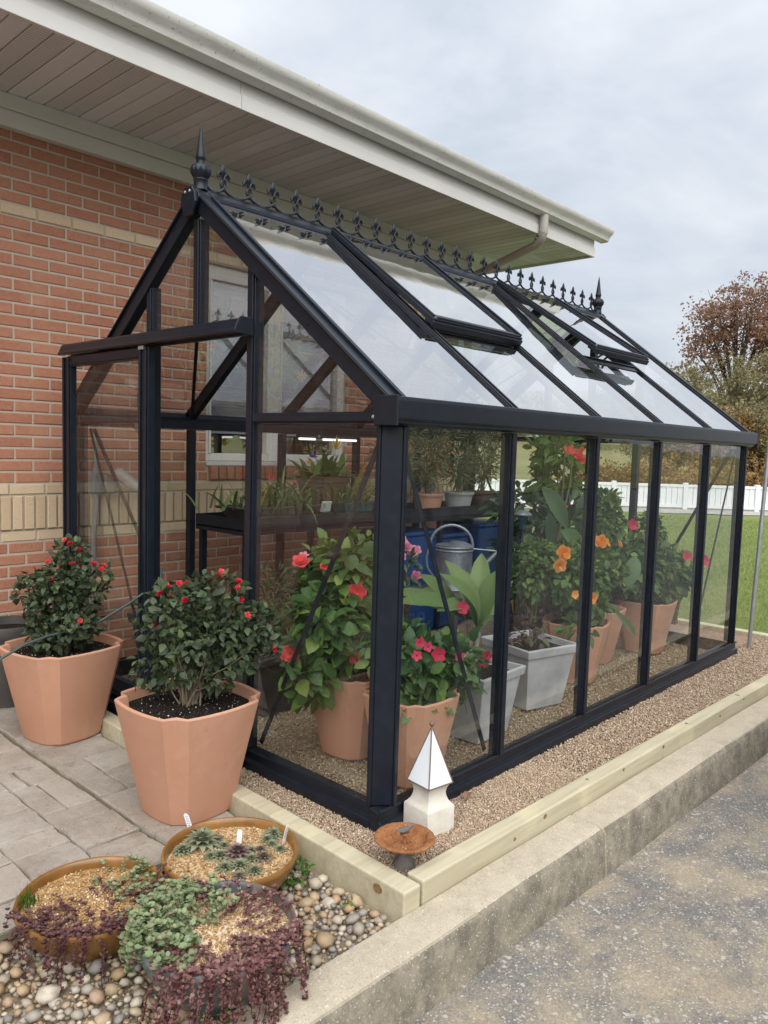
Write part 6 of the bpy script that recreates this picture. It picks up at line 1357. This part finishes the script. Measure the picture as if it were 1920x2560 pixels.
# ================================================================== trees
def tree(name, label, q, D, ztop, lobes, mat, n, leaf, seed, trunk_r=.16, group='trees beyond the fence', quick=False):
    rng = np.random.default_rng(seed)
    if isinstance(q, tuple): bx, by = q
    else:
        d = ray(q, 1140); d = Vector((d.x, d.y, 0)).normalized(); bx, by = CAMP[0] + d.x * D, CAMP[1] + d.y * D
    bz = float(terr(bx, by)) if by > -10 else -.2
    t_ = thing(name, (bx, by, bz), label, 'tree', group); side = Vector((by - CAMP[1], -(bx - CAMP[0]), 0)).normalized(); dep = Vector((bx - CAMP[0], by - CAMP[1], 0)).normalized()
    L = [(tuple(Vector((bx, by, bz)) + side * a + dep * dp + Vector((0, 0, h))), (ra, ra, rb)) for a, h, dp, ra, rb in lobes]
    m = MB(); top = Vector(L[0][0]); m.tube([(bx, by, bz - .2), (bx + rng.normal(0, .1), by, bz + top.z * .25), Vector((bx, by, 0)).lerp(top, .4) * 1 + Vector((0, 0, (bz + top.z) * .2)), top + Vector((0, 0, L[0][1][2] * .6))], [trunk_r, trunk_r * .8, trunk_r * .6, trunk_r * .15], 8)
    for (c, r_) in L:
        c = Vector(c); s_ = Vector((bx, by, bz + max(.8, (c.z - bz) * .45)))
        for k_ in range(1 if quick else 4):
            e = c + Vector(np.clip(rng.normal(0, 1, 3), -1.1, 1.1)) * r_[0] * .42; mid = s_.lerp(e, .5) + Vector((0, 0, .12 * (e - s_).length)); m.tube([s_, mid, e], [trunk_r * .42, trunk_r * .25, trunk_r * .06], 5, False)
            if not quick:
                for kk in range(4): e2 = e + Vector(np.clip(rng.normal(0, 1, 3), -1, 1)) * r_[0] * .38; m.tube([mid.lerp(e, .6), e2], [trunk_r * .12, trunk_r * .03], 4, False)
    m.build('trunk', MT['bark'], t_, smooth=True)
    # clumps, then leaves about the clumps
    nc = max(24, n // 45); C, O, k = lobe_points(L, nc, rng, .25); pick = rng.integers(0, nc, n); rad = np.array([r_[0] for _, r_ in L])[k][pick]
    P = C[pick] + rng.normal(size=(n, 3)) * (rad * .13)[:, None] * np.array([1, 1, .7]); Dv = rng.normal(size=(n, 3)); Nv = rng.normal(size=(n, 3)) + np.array([0, 0, .8])
    V, F, qn = leaves(P, Dv, Nv, rng.uniform(*leaf, n), .7, TQ); cr_n = rng.random(nc) * .5
    link_mesh('crown', np_mesh('crown', V, F, MT[mat], np.repeat(np.clip(cr_n[pick] + rng.random(n) * .5, 0, .999), qn)), t_); return t_
tree('oak_tree', 'tall rust brown oak crowning the trees at the right', 1830, 40, 0, [(-.2, 7.6, 0, 2.3, 1.9), (1.0, 8.4, .5, 1.6, 1.5), (-1.6, 6.6, 0, 1.5, 1.3), (2.0, 7.0, 0, 1.7, 1.7), (.2, 9.0, 0, 1.2, .9), (-1.0, 7.8, .4, 1.2, 1.1)], 'rust_leaf', 10000, (.09, .18), 101, .22)
tree('autumn_tree', 'olive gold tree standing in front of the rust brown oak', 1790, 35, 0, [(0, 4.0, 0, 1.9, 1.6), (-1.6, 4.3, .3, 1.3, 1.1), (1.6, 4.7, 0, 1.5, 1.3), (-.6, 2.6, 0, 1.6, 1.0), (1.5, 2.9, .2, 1.4, 1.0)], 'olive_leaf', 11000, (.08, .17), 102, .15)
tree('autumn_tree', 'olive tree with bare twigs at the left flank of the oak', 1665, 38, 0, [(0, 3.4, 0, 1.2, 1.4), (.8, 4.3, 0, 1.0, 1.0), (-.8, 2.2, 0, 1.1, .9)], 'olive_leaf', 5000, (.09, .18), 103, .12)
tree('autumn_tree', 'orange brown tree cut by the right edge of the picture', 1960, 39, 0, [(0, 5.5, 0, 2.0, 2.0), (-.6, 7.2, 0, 1.5, 1.2), (0, 3.4, 0, 2.0, 1.3)], 'rust_leaf', 8000, (.10, .19), 104, .18)
tree('autumn_tree', 'brown olive tree behind the fence, through the fourth pane', 1690, 33, 0, [(0, 2.4, 0, 1.3, 1.2), (-.9, 1.7, 0, 1.2, .9), (.9, 2.0, 0, 1.1, 1.0)], 'olive_leaf', 6000, (.08, .16), 105, .12)
tree('autumn_tree', 'brown gold tree behind the fence, through the last pane', 1810, 32.5, 0, [(0, 2.2, 0, 1.5, 1.2), (-1.1, 1.6, 0, 1.2, .9), (1.0, 1.9, 0, 1.2, 1.0)], 'gold_leaf', 6000, (.08, .16), 106, .12)
tree('autumn_tree', 'olive tree behind the fence right of the greenhouse corner', 1900, 33, 0, [(0, 2.6, 0, 1.4, 1.3), (-1.0, 1.7, 0, 1.2, .9), (1.0, 1.9, 0, 1.2, 1.0)], 'olive_leaf', 6000, (.08, .16), 107, .12)
for i, (q, D, lab, mt_, w_, h_) in enumerate(((1500, 30, 'low golden shrub behind the fence, seen through the third pane', 'gold_leaf', 2.2, 1.1), (1640, 29, 'golden brown shrub behind the fence, seen through the fourth pane', 'gold_leaf', 1.9, 1.3), (1760, 30, 'dark golden shrub behind the fence, seen through the last pane', 'gold_leaf', 1.9, 1.2), (1890, 30, 'golden shrub behind the fence right of the greenhouse', 'gold_leaf', 2.0, 1.35))):
    tree('golden_shrub', lab, q, D, 0, [(0, h_ * .55, 0, w_ * .6, h_ * .5), (-w_ * .45, h_ * .45, 0, w_ * .5, h_ * .42), (w_ * .45, h_ * .5, .2, w_ * .5, h_ * .45)], mt_, 3200, (.07, .15), 110 + i, .06, 'shrubs behind the fence')
# wooded hill behind the road
rng = np.random.default_rng(77); V_ = []; k_ = 0
for i, q in enumerate(np.linspace(880, 1990, 13)):
    D = 84 + 20 * rng.random(); h_ = rng.uniform(2.6, 4.6); tree('hill_tree', ['first', 'second', 'third', 'fourth', 'fifth', 'sixth', 'seventh', 'eighth', 'ninth', 'tenth', 'eleventh', 'twelfth', 'last'][i] + ' tree from the left on the far wooded hill', float(q), D, 0, [(0, h_ * .6, 0, 3.4, h_ * .5), (-2.4, h_ * .5, 0, 2.6, h_ * .42), (2.6, h_ * .55, 0, 2.6, h_ * .45)], ('green_tree', 'olive_leaf', 'olive_leaf')[i % 3], 2200, (.3, .6), 120 + i, .2, 'trees on the far hill', True)
# trees across the road (behind the camera's right shoulder), seen as reflections
for i, (x, y, h_) in enumerate(((10, -30, 7), (17, -33, 9), (24, -30, 8), (31, -34, 10), (39, -30, 9), (48, -33, 10), (58, -30, 9), (2, -34, 8))):
    tree('roadside_tree', ['short', 'tall', 'broad', 'tallest', 'leaning', 'far tall', 'farthest', 'nearest'][i] + ' tree across the road, reflected in the glass', (x, y), 0, 0, [(0, h_ * .6, 0, 3.2, h_ * .38), (-2.0, h_ * .45, 0, 2.4, h_ * .3), (2.0, h_ * .5, 0, 2.4, h_ * .3)], ('green_tree', 'olive_leaf', 'rust_leaf')[i % 3], 1500, (.3, .6), 140 + i, .2, 'trees across the road', True)
